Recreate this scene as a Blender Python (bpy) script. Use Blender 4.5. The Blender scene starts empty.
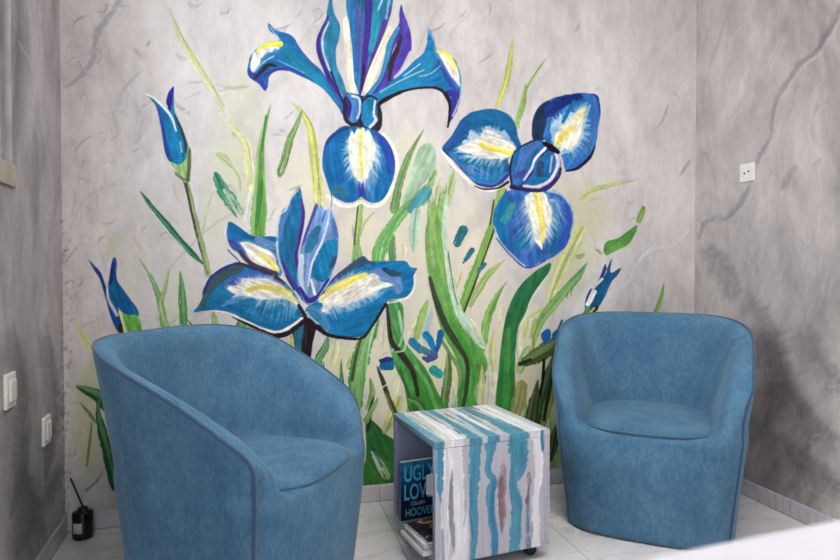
import bpy, bmesh, math, random
import numpy as np
from mathutils import Vector, Matrix

random.seed(7)
RNG = np.random.RandomState(11)
SC = bpy.context.scene
COL = SC.collection

# ------------------------------------------------------------------ camera
F_PX, HOR = 600.0, 268.0
EYE = Vector((0.0, -2.525, 1.0))
YAW = math.atan(155 / F_PX)
PITCH = math.atan((280 - HOR) / F_PX)
cam_d = bpy.data.cameras.new('camera')
cam_d.sensor_width = 36.0
cam_d.lens = 36.0 * F_PX / 840
cam_d.clip_start = 0.02
cam_d.dof.use_dof = True
cam_d.dof.focus_distance = 2.3
cam_d.dof.aperture_fstop = 2.8
cam = bpy.data.objects.new('camera', cam_d)
COL.objects.link(cam)
cam.location = EYE
cam.rotation_euler = (math.pi / 2 - PITCH, 0, -YAW)
SC.camera = cam
CAM_R = cam.rotation_euler.to_matrix()
CR = np.array(CAM_R)

# ------------------------------------------------------------------ world, light, exposure
SC.view_settings.view_transform = 'Standard'
SC.view_settings.look = 'None'
SC.view_settings.gamma = 1.0
SC.view_settings.use_curve_mapping = False
SC.view_settings.exposure = 0.0
world = bpy.data.worlds.new('world')
SC.world = world
world.use_nodes = True
bg = world.node_tree.nodes['Background']
bg.inputs['Color'].default_value = (0.80, 0.86, 1.0, 1)
bg.inputs['Strength'].default_value = 0.35


def area_light(name, loc, aim, sx, sy, power, color):
    d = bpy.data.lights.new(name, 'AREA')
    d.shape = 'RECTANGLE'
    d.size, d.size_y, d.energy, d.color = sx, sy, power, color
    o = bpy.data.objects.new(name, d)
    COL.objects.link(o)
    o.location = loc
    o.rotation_euler = (Vector(aim) - Vector(loc)).to_track_quat('-Z', 'Y').to_euler()
    return o


area_light('window_daylight', (-1.05, -1.22, 1.78), (0.9, -1.0, 0.9), 1.0, 1.0, 40, (0.90, 0.95, 1.0))
area_light('rear_fill', (0.3, -4.6, 1.9), (0.7, 0, 0.9), 3.0, 1.8, 44, (0.95, 0.97, 1.0))  # added frontal fill from behind the camera, no window stands there
area_light('ceiling_lamp', (0.75, -1.75, 2.66), (0.75, -1.6, 0), 1.1, 1.1, 38, (1.0, 0.93, 0.86))

# ------------------------------------------------------------------ small helpers


def lin(c):
    c = np.asarray(c, dtype=float) / 255.0
    return np.where(c <= 0.04045, c / 12.92, ((c + 0.055) / 1.055) ** 2.4)


def lin4(c):
    v = lin(c)
    return (v[0], v[1], v[2], 1.0)


def px_ray(x, y):
    v = CAM_R @ Vector(((x - 420) / F_PX, -(y - 280) / F_PX, -1.0))
    return v


def px_plane(x, y, p, n):
    d = px_ray(x, y)
    n = Vector(n)
    t = (Vector(p) - EYE).dot(n) / d.dot(n)
    return EYE + d * t


def px_floor(x, y, z=0.0):
    return px_plane(x, y, (0, 0, z), (0, 0, 1))


def project(P):
    """world points (N,3) -> photo coordinates (N,2)"""
    q = (np.asarray(P) - np.array(EYE)) @ CR
    w = np.maximum(-q[:, 2], 1e-3)
    return np.stack([420 + F_PX * q[:, 0] / w, 280 - F_PX * q[:, 1] / w], 1)


def new_obj(name, me, parent=None):
    o = bpy.data.objects.new(name, me)
    COL.objects.link(o)
    if parent is not None:
        o.parent = parent
    return o


def mesh_np(name, V, Fq, mat=None, smooth=False):
    me = bpy.data.meshes.new(name)
    V = np.asarray(V, dtype=np.float32)
    Fq = np.asarray(Fq, dtype=np.int32)
    me.vertices.add(len(V))
    me.vertices.foreach_set('co', V.ravel())
    k = Fq.shape[1]
    me.loops.add(Fq.size)
    me.loops.foreach_set('vertex_index', Fq.ravel())
    me.polygons.add(len(Fq))
    me.polygons.foreach_set('loop_start', np.arange(0, Fq.size, k, dtype=np.int32))
    me.polygons.foreach_set('loop_total', np.full(len(Fq), k, dtype=np.int32))
    me.update(calc_edges=True)
    me.validate()
    if smooth:
        me.polygons.foreach_set('use_smooth', np.ones(len(me.polygons), dtype=bool))
    if mat:
        me.materials.append(mat)
    return me


def set_paint(me, rgba):
    a = me.color_attributes.new('paint', 'FLOAT_COLOR', 'POINT')
    a.data.foreach_set('color', np.asarray(rgba, dtype=np.float32).ravel())


def bm_obj(name, bm, mat, parent=None, smooth=False):
    me = bpy.data.meshes.new(name)
    bmesh.ops.recalc_face_normals(bm, faces=bm.faces)
    bm.to_mesh(me)
    bm.free()
    if smooth:
        for p in me.polygons:
            p.use_smooth = True
    if mat:
        me.materials.append(mat)
    return new_obj(name, me, parent)


def add_box(bm, lo, hi, M=None, bevel=0.0, seg=2):
    r = bmesh.ops.create_cube(bm, size=1.0)
    vs = r['verts']
    lo, hi = Vector(lo), Vector(hi)
    c, s = (lo + hi) / 2, hi - lo
    for v in vs:
        v.co = Vector((v.co.x * s.x, v.co.y * s.y, v.co.z * s.z)) + c
    if bevel:
        es = list({e for v in vs for e in v.link_edges})
        rb = bmesh.ops.bevel(bm, geom=es, offset=bevel, segments=seg, profile=0.5, affect='EDGES')
        vs = list({v for f in rb['faces'] for v in f.verts} | {v for v in vs if v.is_valid})
    if M is not None:
        for v in vs:
            v.co = M @ v.co
    return vs


def add_lathe(bm, prof, seg=32, M=None):
    rings = []
    for r, z in prof:
        ring = []
        for i in range(seg):
            a = 2 * math.pi * i / seg
            p = Vector((r * math.cos(a), r * math.sin(a), z))
            ring.append(bm.verts.new(M @ p if M is not None else p))
        rings.append(ring)
    for a, b in zip(rings[:-1], rings[1:]):
        for i in range(seg):
            j = (i + 1) % seg
            bm.faces.new((a[i], a[j], b[j], b[i]))
    bm.faces.new(rings[0][::-1])
    bm.faces.new(rings[-1])


def add_tube(bm, pts, rad, seg=10, closed=False):
    pts = [Vector(p) for p in pts]
    n = len(pts)
    rings = []
    ref = None
    for i in range(n):
        if closed:
            t = pts[(i + 1) % n] - pts[i - 1]
        else:
            t = pts[min(i + 1, n - 1)] - pts[max(i - 1, 0)]
        t.normalize()
        if ref is None:
            ref = t.orthogonal().normalized()
        ref = (ref - t * ref.dot(t)).normalized()
        b = t.cross(ref)
        rings.append([bm.verts.new(pts[i] + (ref * math.cos(2 * math.pi * k / seg) + b * math.sin(2 * math.pi * k / seg)) * rad)
                      for k in range(seg)])
    pairs = list(zip(rings[:-1], rings[1:]))
    if closed:
        # find the twist that matches best
        a, b0 = rings[-1], rings[0]
        sh = min(range(seg), key=lambda s: (a[0].co - b0[s].co).length)
        pairs.append((a, [b0[(k + sh) % seg] for k in range(seg)]))
    for a, b in pairs:
        for k in range(seg):
            j = (k + 1) % seg
            bm.faces.new((a[k], a[j], b[j], b[k]))
    if not closed:
        bm.faces.new(rings[0][::-1])
        bm.faces.new(rings[-1])


def tag(o, label=None, cat=None, group=None, kind=None):
    if label:
        o['label'] = label
    if cat:
        o['category'] = cat
    if group:
        o['group'] = group
    if kind:
        o['kind'] = kind
    return o


def thing(name, loc, label, cat, rz=0.0, group=None):
    o = bpy.data.objects.new(name, None)
    COL.objects.link(o)
    o.empty_display_size = 0.1
    o.location = loc
    o.rotation_euler = (0, 0, rz)
    return tag(o, label, cat, group)


# ------------------------------------------------------------------ materials
class NT:
    def __init__(self, name):
        self.m = bpy.data.materials.new(name)
        self.m.use_nodes = True
        self.t = self.m.node_tree
        self.b = self.t.nodes['Principled BSDF']

    def n(self, kind, **kw):
        nd = self.t.nodes.new(kind)
        for k, v in kw.items():
            setattr(nd, k, v)
        return nd

    def l(self, a, b):
        self.t.links.new(a, b)

    def noise(self, vec, scale, detail=4, rough=0.55, dist=0.0):
        nd = self.n('ShaderNodeTexNoise')
        nd.inputs['Scale'].default_value = scale
        nd.inputs['Detail'].default_value = detail
        nd.inputs['Roughness'].default_value = rough
        nd.inputs['Distortion'].default_value = dist
        if vec is not None:
            self.l(vec, nd.inputs['Vector'])
        return nd.outputs['Fac']

    def ramp(self, fac, stops):
        r = self.n('ShaderNodeValToRGB')
        el = r.color_ramp.elements
        while len(el) < len(stops):
            el.new(0.5)
        for e, (p, c) in zip(el, stops):
            e.position = p
            e.color = c
        self.l(fac, r.inputs['Fac'])
        return r.outputs['Color']

    def mix(self, fac, a, b, mode='MIX'):
        m = self.n('ShaderNodeMix', data_type='RGBA', blend_type=mode)
        for sock, v in ((m.inputs[0], fac), (m.inputs[6], a), (m.inputs[7], b)):
            if hasattr(v, 'is_linked'):
                self.l(v, sock)
            else:
                sock.default_value = v
        return m.outputs[2]

    def bump(self, h, strength, dist=0.01, normal=None):
        b = self.n('ShaderNodeBump')
        b.inputs['Strength'].default_value = strength
        b.inputs['Distance'].default_value = dist
        self.l(h, b.inputs['Height'])
        if normal is not None:
            self.l(normal, b.inputs['Normal'])
        return b.outputs['Normal']

    def math(self, op, a, b=None):
        m = self.n('ShaderNodeMath', operation=op)
        for i, v in enumerate((a, b)):
            if v is None:
                continue
            if hasattr(v, 'is_linked'):
                self.l(v, m.inputs[i])
            else:
                m.inputs[i].default_value = v
        return m.outputs[0]

    def mapping(self, vec, rot=(0, 0, 0), scale=(1, 1, 1), loc=(0, 0, 0)):
        m = self.n('ShaderNodeMapping')
        m.inputs['Rotation'].default_value = rot
        m.inputs['Scale'].default_value = scale
        m.inputs['Location'].default_value = loc
        self.l(vec, m.inputs['Vector'])
        return m.outputs['Vector']


def g(v):
    return (v, v, v, 1)


def plain(name, c, rough=0.5, metal=0.0, spec=0.5, sheen=0.0, vary=0.08, scale=30):
    N = NT(name)
    geo = N.n('ShaderNodeNewGeometry')
    f = N.noise(geo.outputs['Position'], scale, 3)
    a = lin(c)
    lo = tuple(a * (1 - vary)) + (1,)
    hi = tuple(np.minimum(a * (1 + vary), 1)) + (1,)
    N.l(N.ramp(f, [(0.3, lo), (0.7, hi)]), N.b.inputs['Base Color'])
    N.b.inputs['Roughness'].default_value = rough
    N.b.inputs['Metallic'].default_value = metal
    N.b.inputs['Specular IOR Level'].default_value = spec
    if sheen:
        N.b.inputs['Sheen Weight'].default_value = sheen
    return N.m


def plaster(name, stops, off, vein=0.5, crack=0.3, paint_rough=0.45):
    """marbled decorative plaster with the colour attribute 'paint' laid over it"""
    N = NT(name)
    geo = N.n('ShaderNodeNewGeometry')
    P = N.mapping(geo.outputs['Position'], loc=off)
    warp = N.n('ShaderNodeTexNoise')
    warp.inputs['Scale'].default_value = 1.6
    warp.inputs['Detail'].default_value = 3
    N.l(P, warp.inputs['Vector'])
    wv = N.n('ShaderNodeVectorMath', operation='MULTIPLY_ADD')
    N.l(warp.outputs['Color'], wv.inputs[0])
    wv.inputs[1].default_value = (0.35, 0.35, 0.35)
    N.l(P, wv.inputs[2])
    W = wv.outputs[0]
    Wd = N.mapping(W, rot=(0.0, 0.75, 0.75), scale=(1.0, 1.0, 0.45))
    big = N.noise(Wd, 1.9, 5, 0.6, 0.7)
    base = N.ramp(big, stops)
    fine = N.noise(Wd, 6.0, 8, 0.68, 0.35)
    base = N.mix(0.55, base, N.ramp(fine, [(0.3, g(0.32)), (0.7, g(0.70))]), 'OVERLAY')
    sc = N.noise(N.mapping(P, rot=(0, 0.8, 0.8), scale=(1, 1, 0.3)), 26.0, 6, 0.7, 0.3)
    base = N.mix(0.4, base, N.ramp(sc, [(0.3, g(0.36)), (0.7, g(0.64))]), 'OVERLAY')
    # thin veins where a warped noise crosses its middle value
    v1 = N.noise(Wd, 2.3, 3, 0.5, 1.6)
    v1 = N.math('ABSOLUTE', N.math('SUBTRACT', v1, 0.5))
    dark = N.ramp(v1, [(0.0, g(1)), (0.018, g(0))])
    gate = N.ramp(N.noise(P, 2.7, 2), [(0.48, g(0)), (0.62, g(1))])
    base = N.mix(N.math('MULTIPLY', N.math('MULTIPLY', dark, gate), vein), base, lin4((118, 113, 118)))
    v2 = N.noise(N.mapping(Wd, loc=(4.1, 2.2, 7.7)), 2.6, 3, 0.5, 1.9)
    v2 = N.math('ABSOLUTE', N.math('SUBTRACT', v2, 0.52))
    light = N.ramp(v2, [(0.0, g(1)), (0.03, g(0))])
    gate2 = N.ramp(N.noise(N.mapping(P, loc=(3, 1, 9)), 2.2, 2), [(0.46, g(0)), (0.6, g(1))])
    base = N.mix(N.math('MULTIPLY', N.math('MULTIPLY', light, gate2), vein), base, lin4((212, 208, 210)))
    at = N.n('ShaderNodeAttribute', attribute_name='paint')
    col = N.mix(at.outputs['Alpha'], base, at.outputs['Color'])
    N.l(col, N.b.inputs['Base Color'])
    N.b.inputs['Roughness'].default_value = 0.75
    N.b.inputs['Specular IOR Level'].default_value = 0.12
    # trowel ridges and cracks
    r1 = N.noise(P, 5.5, 7, 0.6, 0.25)
    c1 = N.noise(N.mapping(W, loc=(9, 5, 2)), 4.2, 4, 0.55, 2.4)
    c1 = N.ramp(N.math('ABSOLUTE', N.math('SUBTRACT', c1, 0.5)), [(0.0, g(0)), (0.02, g(1))])
    gate3 = N.ramp(N.noise(N.mapping(P, loc=(1, 8, 4)), 2.0, 2), [(0.42, g(0)), (0.55, g(1))])
    c1 = N.mix(gate3, g(1), c1)
    nrm = N.bump(r1, 0.38, 0.03)
    nrm = N.bump(c1, crack, 0.006, nrm)
    nrm = N.bump(N.noise(P, 120, 4), 0.08, 0.004, nrm)
    N.l(nrm, N.b.inputs['Normal'])
    return N.m


M_BACK = plaster('plaster_back', [(0.30, lin4((182, 177, 177))), (0.5, lin4((205, 200, 198))), (0.72, lin4((220, 215, 213)))], (0, 0, 0), 0.15, 0.3)
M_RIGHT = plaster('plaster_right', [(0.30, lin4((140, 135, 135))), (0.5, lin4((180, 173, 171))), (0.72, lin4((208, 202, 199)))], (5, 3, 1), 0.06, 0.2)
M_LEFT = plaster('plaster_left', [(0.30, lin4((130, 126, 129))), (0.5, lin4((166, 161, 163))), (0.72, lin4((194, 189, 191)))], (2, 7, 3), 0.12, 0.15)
M_WHITE = plain('white_plastic', (232, 230, 224), 0.35, vary=0.02)
M_HOLE = plain('dark_plastic', (40, 38, 36), 0.5)
M_PINK = plain('chrome_pin', (150, 150, 150), 0.3, 1.0)
M_CEIL = plain('ceiling_paint', (235, 232, 226), 0.8, vary=0.03, scale=4)
M_FRAME = plain('window_frame_paint', (176, 176, 180), 0.4, vary=0.03)
M_SILL = plain('stone_sill', (168, 158, 144), 0.6, vary=0.15, scale=14)
M_BLACK = plain('black_glass', (14, 12, 13), 0.12, vary=0.05)
M_REED = plain('black_reed', (20, 19, 22), 0.6)
M_LABEL = plain('paper_label', (196, 192, 198), 0.7, vary=0.06)
M_TABLE = plain('white_laminate', (206, 206, 215), 0.35, vary=0.01)
M_METAL = plain('grey_steel', (150, 150, 155), 0.3, 1.0)
M_RUBBER = plain('black_caster', (22, 21, 24), 0.45)
M_GROUT = plain('grout', (120, 116, 118), 0.9)


def tile_mat(name, size, off, c1, c2, rough, rot=0.0, use='xy', joint=True):
    N = NT(name)
    geo = N.n('ShaderNodeNewGeometry')
    P = geo.outputs['Position']
    veins = N.noise(N.mapping(P, rot=(0, 0, 0.5), scale=(1, 2.2, 1)), 1.7, 6, 0.6, 1.4)
    a = N.math('ABSOLUTE', N.math('SUBTRACT', veins, 0.5))
    vm = N.ramp(a, [(0.0, g(1)), (0.03, g(0))])
    base = N.ramp(N.noise(P, 2.4, 4, 0.6, 0.6), [(0.3, lin4(c1)), (0.7, lin4(c2))])
    base = N.mix(N.math('MULTIPLY', vm, 0.22), base, lin4((120, 116, 120)))
    if joint:
        sep = N.n('ShaderNodeSeparateXYZ')
        N.l(N.mapping(P, loc=off), sep.inputs[0])
        lines = None
        for ax, sz in zip(use, size):
            s = sep.outputs['XYZ'.index(ax.upper())]
            fr = N.math('FRACT', N.math('DIVIDE', s, sz))
            d = N.math('ABSOLUTE', N.math('SUBTRACT', fr, 0.5))
            ln = N.math('GREATER_THAN', d, 0.5 - 0.0016 / sz)
            lines = ln if lines is None else N.math('MAXIMUM', lines, ln)
        base = N.mix(N.math('MULTIPLY', lines, 0.75), base, lin4((132, 128, 132)))
    N.l(base, N.b.inputs['Base Color'])
    N.b.inputs['Roughness'].default_value = rough
    return N.m


M_FLOOR = tile_mat('floor_tiles', (0.60, 0.60), (0.13, 0.30, 0), (216, 214, 216), (238, 237, 239), 0.16)
M_BASE = tile_mat('skirting_tiles', (0.60, 0.60), (0.13, -0.02, 0), (198, 193, 198), (220, 216, 221), 0.25)

# chenille upholstery
N = NT('blue_chenille')
tc = N.n('ShaderNodeTexCoord')
P = tc.outputs['Object']
mott = N.noise(N.mapping(P, scale=(1, 1, 0.6)), 9.0, 7, 0.72, 0.3)
grain = N.noise(N.mapping(P, scale=(1, 1, 0.5)), 90.0, 3, 0.7)
fac = N.math('ADD', N.math('MULTIPLY', mott, 0.6), N.math('MULTIPLY', grain, 0.4))
c = N.ramp(fac, [(0.34, lin4((59, 97, 127))), (0.5, lin4((78, 117, 146))), (0.68, lin4((101, 139, 164)))])
N.l(c, N.b.inputs['Base Color'])
N.b.inputs['Roughness'].default_value = 0.9
N.b.inputs['Specular IOR Level'].default_value = 0.12
N.b.inputs['Sheen Weight'].default_value = 0.35
N.b.inputs['Sheen Roughness'].default_value = 0.45
N.b.inputs['Sheen Tint'].default_value = lin4((170, 200, 220))
nrm = N.bump(grain, 0.25, 0.002)
nrm = N.bump(N.noise(P, 9.0, 4), 0.12, 0.012, nrm)
N.l(nrm, N.b.inputs['Normal'])
M_FABRIC = N.m
M_PIPE = plain('blue_piping', (44, 80, 108), 0.85, sheen=0.3, vary=0.1, scale=60)


def paint_mat(name, rough=0.45, base=(170, 172, 182)):
    N = NT(name)
    at = N.n('ShaderNodeAttribute', attribute_name='paint')
    geo = N.n('ShaderNodeNewGeometry')
    nz = N.noise(geo.outputs['Position'], 14, 5, 0.6)
    b = N.ramp(nz, [(0.3, lin4(np.array(base) - 10)), (0.7, lin4(np.array(base) + 10))])
    N.l(N.mix(at.outputs['Alpha'], b, at.outputs['Color']), N.b.inputs['Base Color'])
    N.b.inputs['Roughness'].default_value = rough
    N.l(N.bump(N.noise(geo.outputs['Position'], 90, 3), 0.15, 0.002), N.b.inputs['Normal'])
    return N.m


M_CUBE = paint_mat('striped_paint', 0.4)
M_TEAL = paint_mat('rim_paint', 0.45, (92, 134, 158))

# ------------------------------------------------------------------ brush engine (paint layers kept as arrays)


def spline(pts, step=0.8, closed=False):
    p = np.asarray(pts, dtype=float)
    n = len(p)
    if n == 2 and not closed:
        k = max(2, int(np.hypot(*(p[1] - p[0])) / step))
        return p[0] + (p[1] - p[0]) * np.linspace(0, 1, k + 1)[:, None]
    out = []
    segs = n if closed else n - 1
    for i in range(segs):
        if closed:
            a, b, c, d = p[(i - 1) % n], p[i], p[(i + 1) % n], p[(i + 2) % n]
        else:
            a, b, c, d = p[max(i - 1, 0)], p[i], p[i + 1], p[min(i + 2, n - 1)]
        k = max(2, int(np.hypot(*(c - b)) / step))
        t = np.linspace(0, 1, k, endpoint=False)[:, None]
        out.append(0.5 * ((2 * b) + (c - a) * t + (2 * a - 5 * b + 4 * c - d) * t * t + (3 * b - a - 3 * c + d) * t ** 3))
    if not closed:
        out.append(p[-1:])
    return np.concatenate(out)


def smooth01(x):
    x = np.clip(x, 0, 1)
    return x * x * (3 - 2 * x)


def noise1(u, seed, n):
    r = np.random.RandomState(seed)
    v = r.rand(n + 2) * 2 - 1
    x = np.clip(u, 0, 1) * n
    i = x.astype(int)
    f = smooth01(x - i)
    return v[i] * (1 - f) + v[i + 1] * f


def noise2(u, v, seed, n, m):
    r = np.random.RandomState(seed)
    T = r.rand(n + 2, m + 2) * 2 - 1
    x, y = np.clip(u, 0, 1) * n, np.clip(v, 0, 1) * m
    i, j = x.astype(int), y.astype(int)
    f, h = smooth01(x - i), smooth01(y - j)
    return ((T[i, j] * (1 - f) + T[i + 1, j] * f) * (1 - h) + (T[i, j + 1] * (1 - f) + T[i + 1, j + 1] * f) * h)


class Canvas:
    def __init__(self, x0, y0, x1, y1, S):
        self.x0, self.y0, self.S = x0, y0, S
        self.W, self.H = int((x1 - x0) * S) + 1, int((y1 - y0) * S) + 1
        self.rgb = np.zeros((self.H, self.W, 3))
        self.a = np.zeros((self.H, self.W))
        self.top = np.zeros((self.H, self.W))
        self.id = np.zeros((self.H, self.W), dtype=int)
        self.cur = 0
        self.seed = 1

    def box(self, lo, hi):
        S = self.S
        i0 = max(int((lo[0] - self.x0) * S), 0)
        j0 = max(int((lo[1] - self.y0) * S), 0)
        i1 = min(int((hi[0] - self.x0) * S) + 2, self.W)
        j1 = min(int((hi[1] - self.y0) * S) + 2, self.H)
        if i1 <= i0 or j1 <= j0:
            return None
        X, Y = np.meshgrid(self.x0 + np.arange(i0, i1) / S, self.y0 + np.arange(j0, j1) / S)
        return (slice(j0, j1), slice(i0, i1)), X, Y

    def put(self, sl, al, col, clip=None):
        if clip is not None:
            al = al * clip[sl]
        A = self.a[sl]
        out = al + A * (1 - al)
        k = np.where(out > 1e-6, al / np.maximum(out, 1e-6), 0)[..., None]
        self.rgb[sl] = self.rgb[sl] * (1 - k) + col * k
        self.a[sl] = out
        if self.cur:
            m = al > np.where(self.id[sl] == 0, 0.03, 0.45)
            self.id[sl] = np.where(m, self.cur, self.id[sl])

    def brush(self, pts, w, col, a=1.0, col2=None, streak=0.16, soft=0.6, dry=0.0, taper=(0.0, 0.0), clip=None, rough=0.19, edge=None):
        r_, g_, b_ = col
        if r_ > 224 and g_ > 200 and b_ < 140:        # lemon paint is thin and blends into the white
            soft, a, col = max(soft, 2.4), a * 0.9, (r_ * .75 + 59, g_ * .75 + 57, b_ * .75 + 46)
        if np.max(w) <= 2.6 and min(col) > 150:       # thin light scratches are half dry
            a, dry = a * 0.8, max(dry, 0.22)
        self.seed += 1
        sd = self.seed
        Q = spline(pts, 0.8)
        n = len(Q)
        s = np.linspace(0, 1, n)
        w = np.interp(s, np.linspace(0, 1, len(np.atleast_1d(w))), np.atleast_1d(w)) / 2.0
        if taper[0]:
            w = w * np.sqrt(np.clip(s / taper[0], 0.02, 1))
        if taper[1]:
            w = w * np.sqrt(np.clip((1 - s) / taper[1], 0.02, 1))
        m = w.max() + 2
        b = self.box(Q.min(0) - m, Q.max(0) + m)
        if b is None:
            return
        sl, X, Y = b
        best = np.full(X.shape, 1e9)
        idx = np.zeros(X.shape, dtype=int)
        for k in range(n):
            d = (X - Q[k, 0]) ** 2 + (Y - Q[k, 1]) ** 2
            mm = d < best
            best = np.where(mm, d, best)
            idx = np.where(mm, k, idx)
        T = np.gradient(Q, axis=0)
        T /= np.maximum(np.hypot(T[:, 0], T[:, 1]), 1e-6)[:, None]
        dx, dy = X - Q[idx, 0], Y - Q[idx, 1]
        lat = dx * -T[idx, 1] + dy * T[idx, 0]
        dist = np.sqrt(best)
        ww = w[idx]
        ss = s[idx]
        L = max(1, n * 0.8)
        j = 1 + rough * (0.6 * noise2(ss, (lat > 0) * 1.0, sd * 7 + 1, max(3, int(L / 7)), 1) + 0.5 * noise2(ss, (lat > 0) * 1.0, sd * 7 + 2, max(3, int(L / 2)), 1))
        cov = smooth01((ww * j - dist) / soft + 0.5)
        u = np.clip(lat / np.maximum(ww, 0.3) * 0.5 + 0.5, 0, 1)
        nb = max(4, int(w.max() * 1.6))
        nz = 0.65 * noise2(u, ss, sd * 13 + 5, nb, max(2, int(L / 22))) + 0.35 * noise2(u, ss, sd * 17 + 3, nb * 2, max(3, int(L / 9)))
        c = np.asarray(col, float)
        if col2 is not None:
            c = c + (np.asarray(col2, float) - c) * ss[..., None]
        c = c * np.ones(X.shape + (1,))
        if edge is not None:
            e = smooth01((np.abs(u - 0.5) * 2 - 0.55) / 0.4)[..., None]
            c = c * (1 - e) + np.asarray(edge, float) * e
        c = c * (1 + streak * nz)[..., None] + np.maximum(nz, 0)[..., None] * streak * 40
        al = cov * a
        if dry:
            nd = noise2(u, ss, sd * 19 + 7, nb * 2, max(3, int(L / 7)))
            al = al * smooth01((nd + 1.15 - dry * 2.2 * ss) / 0.25)
        self.put(sl, al, np.clip(c, 0, 255), clip)

    def poly(self, pts, col, a=1.0, ragged=0.7, soft=0.8, ax=None, streak=0.2, col2=None, clip=None, smooth=True, freq=6.0):
        """filled shape; ax = direction the paint was pulled; col2 = colour towards the end of that direction"""
        if min(col) > 215:
            ragged, soft = ragged * 1.5 + .5, 1.8
        self.seed += 1
        sd = self.seed
        Q = spline(pts, 1.5, True) if smooth else np.asarray(pts, float)
        lo, hi = Q.min(0) - 4, Q.max(0) + 4
        b = self.box(lo, hi)
        if b is None:
            return None
        sl, X, Y = b
        if ax is None:
            ax = (0.3, 1.0)
        ax = np.asarray(ax, float)
        ax /= np.hypot(*ax)
        size = hi - lo
        R = float(np.hypot(*size))
        cx, cy = (lo + hi) / 2
        al_ = ((X - cx) * ax[0] + (Y - cy) * ax[1]) / R + 0.5
        la_ = (-(X - cx) * ax[1] + (Y - cy) * ax[0]) / R + 0.5
        nn = max(6, int(R / freq * 1.6))
        wv = noise2(la_, al_, sd * 5 + 2, nn, max(3, nn // 4)) * ragged
        wx, wy = X + wv * ax[0], Y + wv * ax[1]
        inside = np.zeros(X.shape, bool)
        dist = np.full(X.shape, 1e9)
        n = len(Q)
        for i in range(n):
            x1, y1 = Q[i]
            x2, y2 = Q[(i + 1) % n]
            if y1 != y2:
                c = ((y1 > wy) != (y2 > wy)) & (wx < (x2 - x1) * (wy - y1) / (y2 - y1) + x1)
                inside ^= c
            ex, ey = x2 - x1, y2 - y1
            t = np.clip(((wx - x1) * ex + (wy - y1) * ey) / max(ex * ex + ey * ey, 1e-9), 0, 1)
            dist = np.minimum(dist, (wx - x1 - t * ex) ** 2 + (wy - y1 - t * ey) ** 2)
        sdv = np.where(inside, 1, -1) * np.sqrt(dist)
        cov = smooth01(sdv / soft + 0.5)
        if min(col) > 215 and clip is not None:       # white dragged thinly into the wet blue around it
            self.put(sl, smooth01((sdv + 4.5 + 2.5 * wv / max(ragged, .1)) / 6.5) * .6, np.array([150, 178, 216.0]), clip)
        nz = 0.6 * noise2(la_, al_, sd * 3 + 1, nn * 2, max(3, nn // 5)) + 0.4 * noise2(la_, al_, sd * 11 + 1, nn, max(3, nn // 2))
        c = np.asarray(col, float) * np.ones(X.shape + (1,))
        if col2 is not None:
            t = smooth01((al_ - 0.15) / 0.7)[..., None]
            c = c * (1 - t) + np.asarray(col2, float) * t
        c = c * (1 + streak * nz)[..., None] + np.maximum(nz, 0)[..., None] * streak * 35
        self.put(sl, cov * a, np.clip(c, 0, 255), clip)
        full = np.zeros((self.H, self.W))
        full[sl] = cov
        return full

    def fan(self, roots, tips, col, n=14, w=1.6, a=0.8, clip=None, jit=0.25, streak=0.1):
        """thin strokes pulled from one edge (roots) towards another (tips)"""
        A, B = spline(roots, 0.5), spline(tips, 0.5)
        r = np.random.RandomState(self.seed * 31 + 7)
        for k in range(n):
            t = (k + 0.5 + (r.rand() - 0.5)) / n
            p, q = A[int(np.clip(t, 0, 1) * (len(A) - 1))], B[int(np.clip(t, 0, 1) * (len(B) - 1))]
            w_ = w * (1.1 + 0.6 * r.rand())
            f0, f1 = r.rand() * jit * 0.5, 1 - r.rand() * jit
            m = (p + q) / 2 + r.randn(2) * 0.8
            a0, b0 = p + (q - p) * f0, p + (q - p) * f1
            self.brush([a0, m, b0] if 0.1 < f1 else [a0, b0], [w_, w_ * 0.6], col, a * (0.4 + 0.4 * r.rand()),
                       taper=(0.1, 0.5), clip=clip, streak=streak, soft=1.5)


# ------------------------------------------------------------------ wall washes and veins (painted into the plaster)
CV = Canvas(-6, -8, 848, 566, 1.0)
# back wall: soft colour clouds behind the flowers
CREAM, HAZE = (226, 217, 192), (200, 201, 166)
for p, w, c, a in [
    ([(250, 70), (238, 130), (232, 210)], 46, HAZE, .30), ([(225, 150), (222, 260)], 40, (205, 205, 180), .35),
    ([(300, 150), (310, 230)], 60, CREAM, .40), ([(360, 210), (366, 262)], 60, CREAM, .5),
    ([(410, 130), (416, 230), (412, 330)], 60, (222, 216, 190), .45), ([(465, 200), (470, 300), (480, 400)], 60, CREAM, .45),
    ([(590, 190), (575, 240), (555, 300)], 52, (196, 196, 152), .42), ([(520, 300), (525, 360), (530, 440)], 50, (222, 218, 178), .5),
    ([(345, 350), (400, 380), (400, 470)], 70, (228, 224, 190), .6), ([(445, 330), (465, 400)], 60, (226, 224, 170), .5),
    ([(140, 240), (130, 300)], 26, (206, 204, 186), .35), ([(112, 262), (112, 230)], 14, (200, 206, 160), .3),
    ([(92, 360), (86, 430), (92, 480)], 24, (186, 190, 140), .45), ([(560, 400), (556, 470)], 40, (205, 198, 178), .4),
    ([(540, 190), (610, 215)], 40, (200, 198, 168), .3), ([(325, 345), (340, 375)], 24, (226, 224, 180), .6),
    ([(180, 270), (175, 330)], 30, (206, 210, 186), .4),
]:
    CV.brush(p, w, c, min(a * 1.5, 0.85), soft=w * 0.7, streak=0.03, taper=(0.3, 0.3))
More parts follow.
